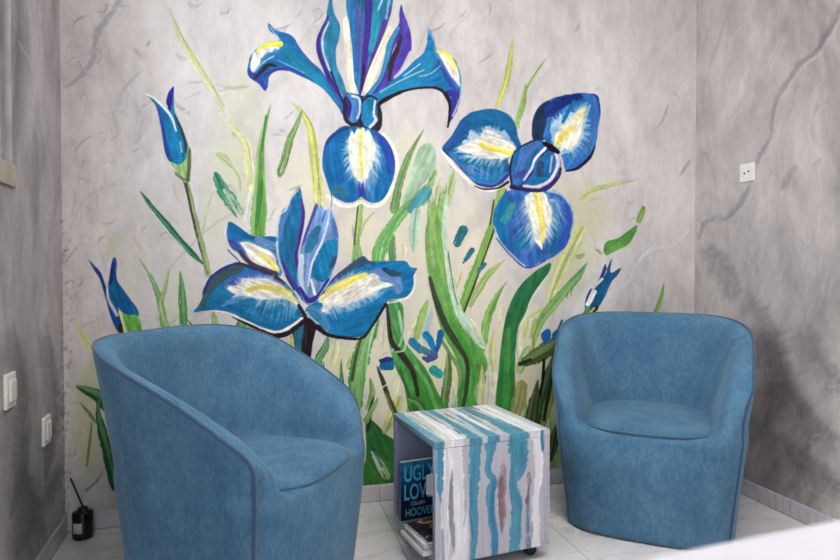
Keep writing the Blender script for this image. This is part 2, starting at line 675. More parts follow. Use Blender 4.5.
for p, w, c, a in [
    ([(124, -6), (108, 18), (97, 34), (92, 62), (76, 80), (64, 88)], 6, (150, 150, 157), .65),
    ([(690, 230), (670, 246), (650, 250), (641, 259), (633, 272)], 4, (214, 212, 213), .75),
    ([(633, 272), (626, 284), (612, 290)], 3, (208, 206, 208), .55), ([(626, 282), (625, 296), (628, 310)], 2, (208, 206, 208), .6),
    ([(692, 188), (683, 214), (662, 238), (640, 262)], 5, (206, 202, 203), .4),
    ([(690, 20), (664, 52), (644, 82), (638, 150), (630, 190)], 8, (206, 201, 201), .4),
    ([(668, 104), (663, 120), (656, 128)], 2.2, (128, 122, 126), .7), ([(690, 160), (680, 176)], 2.4, (132, 126, 130), .7),
    ([(440, 6), (426, 30), (418, 50)], 2, (168, 160, 160), .6), ([(470, 14), (455, 28), (448, 40)], 1.6, (166, 158, 158), .5),
    ([(168, 270), (200, 236), (228, 216), (262, 200)], 1.6, (150, 144, 152), .5), ([(142, 70), (128, 84), (122, 92), (116, 112)], 2, (158, 152, 160), .6),
    ([(106, 140), (118, 134), (112, 112)], 1.4, (156, 150, 158), .6), ([(134, 146), (146, 128)], 2, (158, 152, 160), .6),
    ([(250, 86), (230, 88), (216, 84)], 3, (160, 156, 152), .6), ([(316, 20), (300, 44), (282, 70)], 2, (176, 168, 168), .5),
    ([(70, 230), (84, 200), (110, 186), (140, 184)], 1.5, (158, 152, 160), .5), ([(132, 235), (142, 252)], 1.4, (150, 144, 150), .6),
]:
    CV.brush(p, w, c, a, soft=1.4, streak=0.08, taper=(0.2, 0.3), rough=0.3)
# crumpled trowel marks, densest towards the left corner
rr = np.random.RandomState(5)
for k in range(120):
    x, y = (64 + 240 * rr.rand() ** 1.7, 500 * rr.rand()) if k < 85 else (250 + 440 * rr.rand(), 300 * rr.rand())
    L, a0 = 6 + 18 * rr.rand(), rr.choice([-1.1, -0.7, -0.3, 0.5, 1.2]) + rr.randn() * .3
    bd = rr.randn() * .5
    pts = [(x, y)]
    for q in range(3):
        pts.append((pts[-1][0] + L / 3 * math.cos(a0), pts[-1][1] + L / 3 * math.sin(a0)))
        a0 += bd
    CV.brush(pts, 1.2 + 1.5 * rr.rand(), (143, 137, 145), .42 + .35 * rr.rand(), soft=1.2, streak=.1, taper=(.3, .4), rough=.5)
    CV.brush([(px + 1.6, py + 1.2) for px, py in pts], 1.5 + 1.5 * rr.rand(), (222, 218, 222), .5, soft=1.5, streak=.05, taper=(.3, .4), rough=.5)
for k in range(46):
    x, y = 100 + 590 * rr.rand(), 480 * rr.rand()
    a0 = rr.choice([-0.9, -0.6, 0.7]) + rr.randn() * .25
    L = 30 + 50 * rr.rand()
    CV.brush([(x, y), (x + L * .5 * math.cos(a0), y + L * .5 * math.sin(a0) + 4 * rr.randn()), (x + L * math.cos(a0 + .2), y + L * math.sin(a0 + .2))], 6 + 12 * rr.rand(),
             (208, 203, 206) if rr.rand() < .6 else (172, 166, 170), .22, soft=6, streak=.06, taper=(.4, .4), rough=.4)
for k in range(260):      # crumbling plaster along the left corner
    y = 200 + 330 * rr.rand() ** .8
    x = 62 + 9 * rr.rand() ** 2
    CV.brush([(x, y), (x + 1.5 * rr.randn(), y + 2 + 2 * rr.rand())], 1 + 1.6 * rr.rand(), (104, 98, 106) if rr.rand() < .55 else (214, 208, 214), .55, soft=1, taper=(.2, .2))
# right wall
for p, w, c, a in [
    ([(846, -6), (832, 24), (816, 52), (800, 64), (788, 82), (776, 102), (770, 138)], 5.5, (116, 113, 115), .75),
    ([(770, 138), (764, 150), (757, 164)], 6, (118, 116, 118), .7), ([(750, 184), (744, 198), (730, 216), (720, 220), (706, 222), (698, 240)], 6, (128, 125, 128), .75),
    ([(838, 30), (822, 60), (800, 76)], 2.2, (186, 180, 180), .5), ([(762, 112), (768, 130), (772, 152), (768, 176)], 2.2, (196, 190, 190), .6),
    ([(728, 12), (716, 50), (706, 80), (702, 120)], 3, (130, 124, 126), .35), ([(745, 20), (730, 60), (722, 90)], 3, (178, 172, 172), .4),
    ([(796, 166), (786, 180), (780, 190)], 7, (122, 116, 118), .55), ([(822, 160), (812, 166)], 3, (128, 122, 124), .5),
    ([(836, 200), (826, 222), (822, 240)], 5, (190, 186, 186), .45), ([(842, 408), (830, 416), (812, 432), (804, 462), (795, 476), (786, 500)], 2.2, (160, 156, 164), .55),
    ([(812, 240), (800, 270), (806, 330)], 16, (172, 168, 172), .3), ([(760, 330), (775, 380), (768, 420)], 30, (112, 108, 114), .4),
    ([(835, 260), (822, 320)], 18, (170, 166, 170), .3), ([(760, 240), (745, 280)], 14, (170, 164, 166), .3),
    ([(800, 130), (830, 90)], 14, (172, 164, 164), .3), ([(706, 90), (716, 130), (708, 176)], 2, (196, 190, 190), .5), ([(780, 210), (800, 236), (836, 262)], 2.4, (192, 187, 188), .5),
    ([(730, 240), (752, 268), (760, 300)], 2, (188, 183, 186), .45), ([(700, 150), (712, 164), (716, 190)], 2, (126, 121, 124), .5), ([(820, 100), (812, 130), (824, 150)], 2, (130, 125, 127), .5),
    ([(756, 60), (744, 84), (748, 110)], 10, (196, 190, 188), .3), ([(790, 30), (778, 50), (768, 74)], 9, (192, 186, 184), .3), ([(786, 396), (800, 372), (820, 350)], 2, (170, 166, 172), .5),
]:
    CV.brush(p, w, c, a * .8, soft=max(1.4, w * .4), streak=0.25, taper=(0.2, 0.3), rough=0.7, dry=.25)
    if w < 8 and c[0] < 140:
        CV.brush([(x + w * .8, y + 1) for x, y in p], w * .7, (190, 184, 184), .4, soft=1.6, streak=.2, taper=(.3, .4), rough=.7, dry=.35)
# darker marbling clouds low on the side walls, painting in the dimmer light there too
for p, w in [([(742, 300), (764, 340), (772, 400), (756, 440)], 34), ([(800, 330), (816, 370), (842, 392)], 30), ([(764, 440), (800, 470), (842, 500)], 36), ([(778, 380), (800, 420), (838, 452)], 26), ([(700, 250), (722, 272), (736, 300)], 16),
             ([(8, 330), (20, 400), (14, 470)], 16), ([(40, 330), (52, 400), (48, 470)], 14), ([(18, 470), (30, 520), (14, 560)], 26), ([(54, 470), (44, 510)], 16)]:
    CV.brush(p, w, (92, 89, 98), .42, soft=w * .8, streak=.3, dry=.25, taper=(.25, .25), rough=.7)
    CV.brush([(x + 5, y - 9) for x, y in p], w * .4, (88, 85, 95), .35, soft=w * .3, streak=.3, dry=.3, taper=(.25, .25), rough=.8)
# left wall
for p, w, c, a in [
    ([(50, 358), (46, 372), (41, 382), (47, 398), (43, 412)], 1.6, (186, 182, 186), .8), ([(14, 412), (9, 432), (5, 456)], 2.2, (150, 147, 152), .7),
    ([(18, 40), (24, 52), (31, 62), (30, 78)], 2.6, (188, 182, 184), .6), ([(43, 10), (40, 26)], 2, (196, 190, 190), .6),
    ([(26, 170), (22, 190), (24, 215)], 2, (190, 186, 188), .5), ([(34, 130), (36, 190), (34, 250)], 7, (130, 127, 130), .4),
    ([(44, 270), (38, 320), (40, 350)], 3, (160, 156, 160), .5), ([(20, 230), (14, 300)], 6, (166, 162, 166), .35),
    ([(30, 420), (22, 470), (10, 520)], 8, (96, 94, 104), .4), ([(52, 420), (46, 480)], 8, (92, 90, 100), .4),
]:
    CV.brush(p, w, c, a, soft=1.6, streak=0.1, taper=(0.2, 0.3), rough=0.3)


def sample_cv(P):
    uv = project(P)
    x, y = uv[:, 0] - CV.x0, uv[:, 1] - CV.y0
    ok = (x >= 0) & (y >= 0) & (x < CV.W - 1.01) & (y < CV.H - 1.01)
    x, y = np.where(ok, x, 0), np.where(ok, y, 0)
    i, j = x.astype(int), y.astype(int)
    f, h = (x - i)[:, None], (y - j)[:, None]
    src = np.concatenate([lin(CV.rgb), CV.a[..., None]], 2)
    v = (src[j, i] * (1 - f) + src[j, i + 1] * f) * (1 - h) + (src[j + 1, i] * (1 - f) + src[j + 1, i + 1] * f) * h
    v[~ok] = 0
    return v


# ------------------------------------------------------------------ room shell
def corner_px(x, y_ref=268):
    return px_plane(x, y_ref, (0, 0, 0), (0, 1, 0)).x


XL, XR = corner_px(62.5), corner_px(694.5)
CEIL = 2.75
REAR = -5.2
L_DIR = Vector((math.sin(math.radians(3.0)), -math.cos(math.radians(3.0)), 0))   # left wall, from the corner towards the room
L_N = Vector((-L_DIR.y, L_DIR.x, 0))                                             # its inward normal
BACK_TH = 0.12


def wall_grid(name, o, u, n, du, z1, step, mat, hole=None, u0=0.0):
    """wall face as a fine grid so that it can carry painted veins, with a thick body behind it"""
    nu, nz = max(2, int(round((du - u0) / step))), int(round(z1 / step))
    us, zs = np.linspace(u0, du, nu + 1), np.linspace(0, z1, nz + 1)
    if hole:
        for a in hole[:2]:
            us[np.abs(us - a).argmin()] = a
        for a in hole[2:]:
            zs[np.abs(zs - a).argmin()] = a
    U, Z = np.meshgrid(us, zs)
    o, u, n = np.array(o), np.array(u), np.array(n)
    V = o + U.ravel()[:, None] * u + Z.ravel()[:, None] * np.array([0, 0, 1.0])
    k = np.arange((nu + 1) * (nz + 1)).reshape(nz + 1, nu + 1)
    Fq = np.stack([k[:-1, :-1], k[:-1, 1:], k[1:, 1:], k[1:, :-1]], -1)
    keep = np.ones((nz, nu), bool)
    if hole:
        uc, zc = (us[:-1] + us[1:]) / 2, (zs[:-1] + zs[1:]) / 2
        keep = ~((uc[None] > hole[0]) & (uc[None] < hole[1]) & (zc[:, None] > hole[2]) & (zc[:, None] < hole[3]))
    Fq = Fq[keep]
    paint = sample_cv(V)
    # body behind
    ex = []
    def pt(a, z, d):
        ex.append(o + u * a + np.array([0, 0, 1.0]) * z - n * d)
        return len(V) + len(ex) - 1
    ef = []
    a0, a1, th = u0, du, BACK_TH
    def ring(a0, a1, z0, z1_, inner=False):
        f = [pt(a0, z0, 0), pt(a1, z0, 0), pt(a1, z1_, 0), pt(a0, z1_, 0)]
        b = [pt(a0, z0, th), pt(a1, z0, th), pt(a1, z1_, th), pt(a0, z1_, th)]
        for i in range(4):
            j = (i + 1) % 4
            q = (f[i], f[j], b[j], b[i])
            ef.append(q if inner else q[::-1])
        return b
    b = ring(a0, a1, 0, z1)
    if hole:
        h = ring(*hole, inner=True)
        for i in range(4):
            j = (i + 1) % 4
            ef.append((b[i], h[i], h[j], b[j]))
    else:
        ef.append(tuple(b[::-1]))
    V2 = np.concatenate([V, np.array(ex)])
    me = mesh_np(name, V2, np.concatenate([Fq, np.array(ef)]), mat)
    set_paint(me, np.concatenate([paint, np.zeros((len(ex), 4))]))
    ob = new_obj(name, me)
    ob['kind'] = 'structure'
    return ob


wall_grid('wall_back', (XL - 0.15, 0, 0), (1, 0, 0), (0, -1, 0), XR - XL + 0.15, CEIL, 0.0065, M_BACK)
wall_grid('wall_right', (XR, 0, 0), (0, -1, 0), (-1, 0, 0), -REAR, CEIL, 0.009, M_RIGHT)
WIN = (0.53, 1.62, 1.297, 2.35)
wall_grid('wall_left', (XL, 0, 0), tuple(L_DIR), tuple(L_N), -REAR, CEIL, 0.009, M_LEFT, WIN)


def slab(name, corners, z0, z1, mat):
    bm = bmesh.new()
    lo = [bm.verts.new((x, y, z0)) for x, y in corners]
    hi = [bm.verts.new((x, y, z1)) for x, y in corners]
    bm.faces.new(lo)
    bm.faces.new(hi)
    n = len(corners)
    for i in range(n):
        bm.faces.new((lo[i], lo[(i + 1) % n], hi[(i + 1) % n], hi[i]))
    o = bm_obj(name, bm, mat)
    o['kind'] = 'structure'
    return o


FOOT = [(XL - 0.4, 0.13), (XR + 0.13, 0.13), (XR + 0.13, REAR), (XL - 0.4, REAR)]
slab('floor', FOOT, -0.1, 0.0, M_FLOOR)
slab('ceiling', FOOT, CEIL, CEIL + 0.1, M_CEIL)

BH, BT = 0.068, 0.011


def skirting(name, o, u, n, length, joints):
    o, u, n = Vector(o), Vector(u), Vector(n)
    bm = bmesh.new()
    M = Matrix((u, n, Vector((0, 0, 1)))).transposed().to_4x4()
    M.translation = o
    add_box(bm, (0, 0.0004, 0.0004), (length, BT, BH), M, 0.0015, 1)
    ob = bm_obj(name, bm, M_BASE)
    ob['kind'] = 'structure'
    bm = bmesh.new()
    for j in joints:
        add_box(bm, (j - 0.0011, BT - 0.002, 0.001), (j + 0.0011, BT + 0.0004, BH - 0.001), M)
    add_box(bm, (0, BT - 0.001, 0.0003), (length, BT + 0.0012, 0.0022), M)
    bm_obj('grout_joint', bm, M_GROUT, ob)
    return ob


skirting('baseboard_back', (XL, 0, 0), (1, 0, 0), (0, -1, 0), XR - XL, [0.42, 1.02, 1.62, 2.22])
jr = -px_plane(776, 500, (XR - BT, 0, 0), (-1, 0, 0)).y
skirting('baseboard_right', (XR, 0, 0), (0, -1, 0), (-1, 0, 0), -REAR - 0.1, [jr - 0.6, jr, jr + 0.6, jr + 1.2])
skirting('baseboard_left', (XL, 0, 0), tuple(L_DIR), tuple(L_N), -REAR - 0.1, [0.42, 1.02, 1.62])

# window in the left wall
ML = Matrix((L_DIR, L_N, Vector((0, 0, 1)))).transposed().to_4x4()
ML.translation = Vector((XL, 0, 0))
bm = bmesh.new()
a0, a1, z0, z1 = WIN
fw = 0.055
for lo, hi in (((a0 + .002, -0.07, z0 + .002), (a0 + fw, -0.025, z1 - .002)), ((a1 - fw, -0.07, z0 + .002), (a1 - .002, -0.025, z1 - .002)),
               ((a0 + fw, -0.07, z0 + .002), (a1 - fw, -0.025, z0 + fw)), ((a0 + fw, -0.07, z1 - fw), (a1 - fw, -0.025, z1 - .002)),
               (((a0 + a1) / 2 - .025, -0.07, z0 + fw), ((a0 + a1) / 2 + .025, -0.025, z1 - fw))):
    add_box(bm, lo, hi, ML, 0.004, 1)
win = bm_obj('window_1', bm, M_FRAME)
win['kind'] = 'structure'
Ng = NT('window_glass')
Ng.b.inputs['Base Color'].default_value = (0.93, 0.96, 0.97, 1)
Ng.b.inputs['Roughness'].default_value = 0.02
Ng.b.inputs['Transmission Weight'].default_value = 1.0
Ng.b.inputs['IOR'].default_value = 1.1
bm = bmesh.new()
add_box(bm, (a0 + fw, -0.050, z0 + fw), ((a0 + a1) / 2 - .025, -0.046, z1 - fw), ML)
add_box(bm, ((a0 + a1) / 2 + .025, -0.050, z0 + fw), (a1 - fw, -0.046, z1 - fw), ML)
bm_obj('window_pane', bm, Ng.m, win)
bm = bmesh.new()
add_box(bm, (a0 - .006, 0.0006, z0 - 0.062), (a1 + .02, 0.009, z0 + 0.002), ML, 0.003, 2)
bm_obj('window_sill', bm, M_SILL, win)

# ------------------------------------------------------------------ the painted irises
MC = Canvas(66, -10, 694, 496, 2.0)
IDS = [None]          # id -> (name, group key)


def part(name, parent=None):
    IDS.append((name, parent))
    MC.cur = len(IDS) - 1
    return MC.cur


B, Pg, Fn = MC.brush, MC.poly, MC.fan
WHT, YEL, BLK = (230, 225, 224), (236, 217, 60), (34, 27, 38)
TEAL, BLUE, PURP, NAVY, LAV = (26, 108, 164), (38, 92, 172), (72, 56, 150), (36, 40, 104), (128, 150, 204)


def leaf(pts, w, col, col2=None, edge=None, **k):
    part('painted_leaf')
    k.setdefault('taper', (0.35, 0.0))
    k.setdefault('streak', 0.2)
    B(pts, w, col, col2=col2, edge=edge, **k)
    wm = np.max(w)
    if wm >= 6:
        r = np.random.RandomState(MC.seed)
        P0 = np.asarray(pts, float)
        T = np.gradient(P0, axis=0)
        Nn = np.stack([-T[:, 1], T[:, 0]], 1) / np.maximum(np.hypot(T[:, 0], T[:, 1]), 1e-6)[:, None]
        for q in range(3):
            f = (r.rand() - .5) * .62
            ww = np.interp(np.linspace(0, 1, len(P0)), np.linspace(0, 1, len(np.atleast_1d(w))), np.atleast_1d(w))
            c_ = np.asarray(col2 if (col2 is not None and q == 1) else col, float)
            c_ = c_ * .72 if q == 0 else c_ * .62 + np.array([226, 226, 206]) * .38
            B(P0 + Nn * (ww * f)[:, None], wm * (.16 + .14 * r.rand()), tuple(c_), .62, dry=.35, soft=1.2, taper=(.35, .2))


# --- lower ends of the leaves, running down to the skirting behind the furniture
rg = np.random.RandomState(21)
for k_ in range(30):
    if k_ < 15:
        x_, y0_, y1_ = 128 + 15 * k_ + rg.rand() * 8, 345 + 20 * rg.rand(), 508 - .08 * (15 * k_)
    else:
        x_, y0_, y1_ = 404 + 11 * (k_ - 15) + rg.rand() * 6, 402 + 8 * rg.rand(), 492 - .1 * (11 * (k_ - 15))
    d_ = rg.randn() * 9
    c_ = [(74, 148, 74), (40, 116, 48), (120, 172, 90), (34, 96, 50), (150, 180, 100)][rg.randint(5)]
    leaf([(x_ + d_, y0_), (x_ + d_ * .4, (y0_ + y1_) / 2), (x_, y1_)], [3, 9 + 5 * rg.rand(), 10], c_, taper=(.3, .0))
# --- pale leaves furthest back
leaf([(169, 8), (181, 38), (195, 62), (210, 86), (224, 110)], [3, 7, 8, 5], (196, 202, 128), a=.62, dry=.25)
leaf([(227, 124), (240, 136), (247, 152), (250, 190)], [7, 10, 9], (206, 208, 140), a=.62)
leaf([(291, 102), (303, 114), (311, 131), (315, 165), (319, 204)], [4, 8, 10, 10], (186, 196, 76), col2=(214, 214, 140))
leaf([(513, 37), (509, 68), (504, 88), (496, 110)], [3, 6, 7, 5], (178, 188, 84), col2=(196, 200, 110), taper=(.3, .2))
leaf([(547, 57), (534, 76), (526, 90)], [1.5, 2.5], (134, 170, 70), taper=(.3, .0))
leaf([(526, 84), (524, 98), (521, 110), (516, 126)], [4, 6, 6], (126, 178, 74), dry=.2)
leaf([(580, 199), (590, 191), (607, 186), (636, 180)], [7, 5, 2], (172, 188, 104), a=.85, taper=(.2, .3))
leaf([(582, 225), (570, 250), (556, 282), (548, 305)], [16, 14, 12, 8], (198, 206, 126), a=.7, taper=(.2, .2))
leaf([(565, 296), (548, 308), (528, 318)], [7, 6, 4], (190, 200, 110), a=.75, taper=(.2, .3))
leaf([(455, 170), (450, 190), (446, 208)], [8, 9, 6], (164, 190, 116), a=.85, dry=.4)
leaf([(436, 170), (430, 186), (424, 206)], [6, 7], (120, 168, 84), dry=.5, taper=(.2, .2))
leaf([(216, 153), (226, 160), (232, 168)], [5, 8, 4], (158, 184, 124), a=.8, taper=(.2, .3), dry=.3)
leaf([(231, 165), (239, 178), (240, 190)], [3, 2], (150, 176, 120), a=.7)
leaf([(213, 192), (207, 210), (203, 232)], [3, 2.5], (168, 186, 132), a=.7)
leaf([(139, 258), (148, 272), (157, 291), (162, 310), (165, 336)], [2, 5, 7, 8], (104, 174, 112), dry=.25)
leaf([(169, 268), (165, 288), (161, 306), (170, 334)], [3, 6, 6], (150, 188, 112), dry=.35, a=.9)
leaf([(180, 271), (182, 290), (184, 332)], [4, 8, 8], (66, 148, 76), dry=.2)
leaf([(76, 322), (84, 338), (99, 354)], [3, 7, 9], (194, 204, 112), a=.85)
leaf([(505, 259), (495, 268), (486, 277), (476, 294), (470, 306)], [2, 7, 8, 4], (160, 192, 104), a=.95)
leaf([(507, 281), (501, 290), (494, 302), (487, 320), (484, 340), (480, 356)], [2, 7, 9, 8, 6], (96, 166, 52), col2=(120, 176, 70))
# --- stems
part('flower_stem')
B([(361, 200), (360, 214), (357, 236), (356, 264)], [5, 6, 7], (150, 180, 96), edge=(96, 136, 66))
B([(358, 206), (355, 236), (354, 262)], 1.8, (74, 84, 44), dry=.2)
B([(374, 212), (364, 224), (360, 236)], [2, 3, 2], (140, 172, 96), a=.8)
part('flower_stem')
B([(502, 184), (496, 214), (486, 243), (473, 276), (460, 312)], [7, 8, 8.5, 9], (132, 170, 88), col2=(104, 166, 64))
B([(506, 190), (499, 214), (489, 244), (477, 278), (464, 312)], [1.6, 2, 2.4], (66, 64, 40), dry=.15)
B([(494, 200), (490, 224)], 2, (86, 66, 52))
part('flower_stem')
B([(183, 174), (189, 194), (195, 220), (203, 250), (208, 275)], [5, 5.5, 6, 6.5], (146, 168, 112), edge=(128, 152, 96))
B([(184, 176), (188, 194), (192, 214), (200, 248), (208, 274)], [3, 2.6, 2], (66, 74, 60), dry=.35)
# --- left side leaves
leaf([(140, 191), (152, 207), (168, 226), (185, 246), (203, 264)], [3, 5.5, 6.5, 5], (22, 108, 74), taper=(.15, .15))
B([(146, 203), (166, 229), (190, 254)], 1.2, (190, 214, 196), a=.8)
leaf([(215, 172), (220, 184), (229, 199), (241, 216)], [5, 12, 14, 13], (24, 124, 98), streak=.25, dry=.55, taper=(.1, .05))
B([(224, 190), (232, 204), (240, 218)], [3, 3], (206, 208, 196), dry=.4, a=.8)
leaf([(271, 105), (266, 124), (261, 148), (260, 176), (259, 206), (258, 236)], [2, 6, 8, 11, 16, 15], (104, 164, 88), col2=(84, 150, 56), edge=(128, 180, 96))
B([(266, 116), (262, 150)], 2, (60, 120, 60), dry=.3)
B([(262, 178), (259, 206), (256, 230)], 5, (50, 126, 50), a=.8, taper=(.3, .3))
leaf([(302, 110), (297, 124), (290, 140), (285, 158), (279, 177)], [3, 6, 8, 8], (98, 138, 66), dry=.25, taper=(.2, .1))
leaf([(252, 182), (248, 200), (244, 220)], [3, 3], (224, 224, 214), a=.7)
leaf([(213, 311), (215, 322), (217, 334)], [5, 6], (146, 182, 110), edge=(90, 120, 66))
leaf([(240, 316), (242, 330), (244, 342)], [8, 13], (64, 138, 76))
leaf([(250, 322), (251, 340)], [8, 10], (128, 180, 116))
leaf([(186, 318), (194, 328), (198, 336)], [1.5, 2], (54, 44, 52))
leaf([(76, 386), (86, 390), (98, 396), (112, 408)], [4, 9, 14, 16], (36, 96, 58), taper=(.2, .0), dry=.15)
leaf([(100, 396), (98, 410), (102, 430), (108, 452), (116, 486)], [5, 9, 12, 12], (26, 92, 46))
leaf([(92, 420), (90, 440), (87, 466)], [2, 3, 2], (92, 112, 84), a=.8)
leaf([(80, 402), (88, 412), (98, 424)], [2, 4, 3], (70, 110, 66), a=.8, dry=.3)
leaf([(104, 470), (96, 482), (86, 490)], [2, 3], (110, 118, 96), a=.7)
# --- middle leaves
leaf([(424, 129), (414, 146), (406, 163), (399, 184), (394, 210)], [2, 6, 8, 9], (94, 146, 78), edge=(84, 104, 62))
part('painted_leaf')
Pg([(420, 147), (431, 144), (436, 154), (435, 168), (427, 180), (417, 192), (406, 206), (402, 204), (407, 186), (413, 164)], (150, 188, 164), a=.85, ax=(-.4, 1))
leaf([(432, 180), (420, 192), (406, 208), (391, 228), (382, 244), (378, 262)], [4, 8, 11, 13, 13], (126, 188, 116), col2=(92, 174, 86))
B([(412, 202), (396, 222), (384, 246)], 3, (70, 156, 74), a=.8)
leaf([(394, 236), (392, 250), (393, 264)], [4, 8, 8], (86, 140, 72), dry=.2)
leaf([(352, 262), (357, 246), (362, 262)], [4, 6, 4], (116, 176, 92), a=.9)
part('painted_leaf')
Pg([(424, 187), (432, 189), (430, 197), (420, 207), (411, 214), (407, 210), (413, 199)], (78, 146, 166), ax=(-.6, 1))
leaf([(417, 208), (414, 226), (413, 252)], [8, 11, 5], (156, 194, 178), a=.85, dry=.2, taper=(.1, .3))
part('painted_leaf')
for q_, (xa, xb, c_) in enumerate(((434, 440, (120, 168, 84)), (438, 446, (104, 158, 78)), (441, 443, (140, 184, 104)), (430, 432, (128, 172, 92)))):
    B([(xa, 236), (xa + 1, 212), (xb, 178 + 5 * q_)], [8, 7, 4], c_, dry=.55, taper=(.1, .2))
Pg([(440, 206), (444, 212), (444, 230), (444, 250), (448, 286), (456, 312), (472, 336), (488, 362), (484, 376), (474, 392), (478, 412),
    (452, 412), (462, 378), (455, 356), (442, 332), (433, 300), (427, 268), (425, 236), (429, 216), (434, 208)],
   (112, 166, 78), ax=(.2, 1), col2=(74, 158, 66), streak=.2, ragged=.8)
B([(433, 212), (431, 240), (434, 268)], 5, (150, 190, 120), a=.6, dry=.3)
B([(430, 278), (436, 300), (446, 326), (458, 346), (467, 362), (467, 384), (462, 412)], [4, 6, 7, 5, 4, 4], (50, 56, 46), a=.92, soft=1.6)
B([(447, 196), (444, 222), (446, 250), (452, 284), (459, 312), (474, 336), (484, 346)], [4, 5, 5, 6, 8, 9, 6], (186, 214, 196), dry=.2)
B([(448, 252), (454, 290), (458, 305)], 1.2, (60, 86, 80), dry=.3)
B([(450, 318), (462, 338), (474, 362), (474, 384), (472, 410)], [4, 8, 9, 9, 8], (62, 158, 48), a=.75, soft=2)
B([(440, 338), (450, 354), (460, 374), (458, 410)], [3, 5, 5], (48, 140, 50), a=.8)
B([(478, 366), (484, 378), (482, 388)], [6, 3], (92, 130, 60), dry=.5)
for p_, w_, c_ in (([(488, 352), (492, 376), (490, 410)], 9, (226, 224, 208)), ([(482, 366), (482, 388), (480, 412)], 7, (214, 216, 140)), ([(494, 330), (492, 352), (494, 372)], 7, (206, 212, 130)),
                   ([(470, 318), (478, 332), (484, 344)], 6, (222, 222, 206)), ([(520, 330), (519, 348), (522, 366)], 8, (226, 224, 214)), ([(528, 318), (524, 338)], 6, (198, 208, 124)),
                   ([(425, 306), (412, 330), (408, 340)], 7, (224, 224, 190)), ([(352, 352), (348, 372)], 9, (214, 218, 150)), ([(384, 320), (381, 350)], 6, (228, 226, 206)), ([(450, 380), (456, 408)], 8, (226, 226, 214)), ([(398, 372), (396, 396)], 6, (226, 224, 210)),
                   ([(338, 340), (332, 366)], 9, (222, 224, 176)), ([(402, 240), (404, 256)], 8, (228, 224, 206)), ([(462, 272), (456, 290)], 6, (214, 216, 150)), ([(504, 300), (500, 330)], 6, (222, 222, 196))):
    leaf(p_, [w_ * .6, w_, w_ * .8], c_, a=.75, dry=.2, taper=(.3, .3), soft=1.6)
leaf([(448, 352), (448, 372), (444, 408)], [6, 8, 9], (86, 138, 58), edge=(62, 92, 46))
leaf([(428, 300), (422, 316), (416, 340)], [7, 8, 6], (138, 184, 92), dry=.2)
leaf([(432, 306), (428, 326), (424, 342)], [4, 5, 4], (164, 196, 206), a=.8)
part('painted_leaf')
Pg([(388, 303), (402, 304), (404, 326), (404, 340), (414, 354), (424, 366), (434, 384), (444, 414), (412, 414), (404, 386), (394, 364), (388, 336)],
   (64, 146, 78), ax=(.35, 1), col2=(50, 146, 46), streak=.22)
B([(399, 312), (402, 334), (398, 348)], 3, (170, 210, 176), dry=.4, a=.8)
B([(416, 366), (428, 386), (438, 412)], 4, (110, 180, 96), a=.7)
B([(387, 305), (389, 325), (392, 342), (404, 358), (414, 376), (420, 412)], [2.5, 4.5, 6, 4.5, 5], (52, 46, 40), streak=.3)
B([(396, 352), (404, 350), (406, 340)], 2, (236, 236, 226), a=.9)
leaf([(377, 366), (383, 382), (390, 402)], [3.5, 5, 5.5], (62, 58, 42), streak=.3)
B([(381, 388), (386, 385)], 1.6, (226, 224, 214))
leaf([(400, 366), (405, 384), (416, 412)], [2, 3, 4], (66, 86, 50))
leaf([(376, 312), (372, 326), (364, 346), (358, 372), (356, 404)], [10, 15, 18, 16, 12], (86, 166, 84), col2=(116, 188, 92), edge=(60, 146, 76), taper=(.1, .0))
B([(376, 320), (370, 344), (366, 372)], 2.4, (216, 236, 208), a=.85)
B([(362, 336), (356, 356), (352, 380)], [2, 3, 3], (70, 76, 42))
leaf([(370, 378), (372, 392), (368, 408)], [4, 6, 6], (120, 170, 84), dry=.3)
leaf([(328, 337), (325, 348), (318, 360)], [6, 8, 8], (84, 158, 96), edge=(50, 120, 66))
# --- dark leaf mass low in the middle
part('painted_leaf')
Pg([(366, 420), (374, 422), (386, 434), (397, 446), (400, 490), (362, 490), (366, 455)], (30, 110, 46), ax=(.6, 1), col2=(46, 124, 44), streak=.2)
B([(372, 452), (380, 464), (386, 476)], [2, 9, 8], (186, 206, 170), dry=.3)
B([(374, 452), (382, 466)], [2, 3], (70, 140, 170))
leaf([(374, 396), (370, 412), (368, 430)], [3, 5, 3], (40, 52, 34))
leaf([(400, 396), (393, 414), (384, 434)], [12, 12, 8], (196, 206, 124), a=.9, taper=(.1, .3))
leaf([(386, 392), (391, 404), (398, 420)], [5, 6, 6], (86, 92, 44), streak=.3)
leaf([(378, 398), (372, 410), (366, 420)], [4, 6], (112, 168, 96))
leaf([(408, 398), (420, 404), (428, 420)], [9, 14, 14], (44, 130, 46))
# --- right leaves
part('painted_leaf')
Pg([(550, 263), (549, 272), (540, 284), (531, 298), (526, 312), (519, 326), (516, 345), (515, 372), (514, 415), (496, 415), (499, 366), (502, 338), (507, 312), (517, 290), (532, 274)],
   (28, 104, 66), ax=(-.3, 1), col2=(30, 128, 46), streak=.18)
B([(508, 330), (507, 360), (506, 405)], 6, (70, 160, 66), a=.55, soft=3)
B([(549, 274), (538, 290), (529, 306), (524, 324)], [1.2, 2.6, 2, 1], (204, 222, 208), dry=.2)
leaf([(587, 263), (578, 276), (568, 287), (552, 306), (540, 322), (535, 336), (533, 350)], [4, 8, 9, 9, 8, 7], (62, 140, 66), col2=(140, 174, 84), taper=(.15, .2))
B([(572, 288), (571, 296)], 1, (40, 120, 60)); B([(568, 292), (567, 298)], 1, (40, 120, 60))
leaf([(536, 318), (532, 334), (529, 338)], [5, 4], (150, 180, 90), a=.85, taper=(.2, .4))
leaf([(530, 346), (524, 358), (518, 374)], [8, 10, 7], (150, 190, 106), a=.85, taper=(.2, .2))
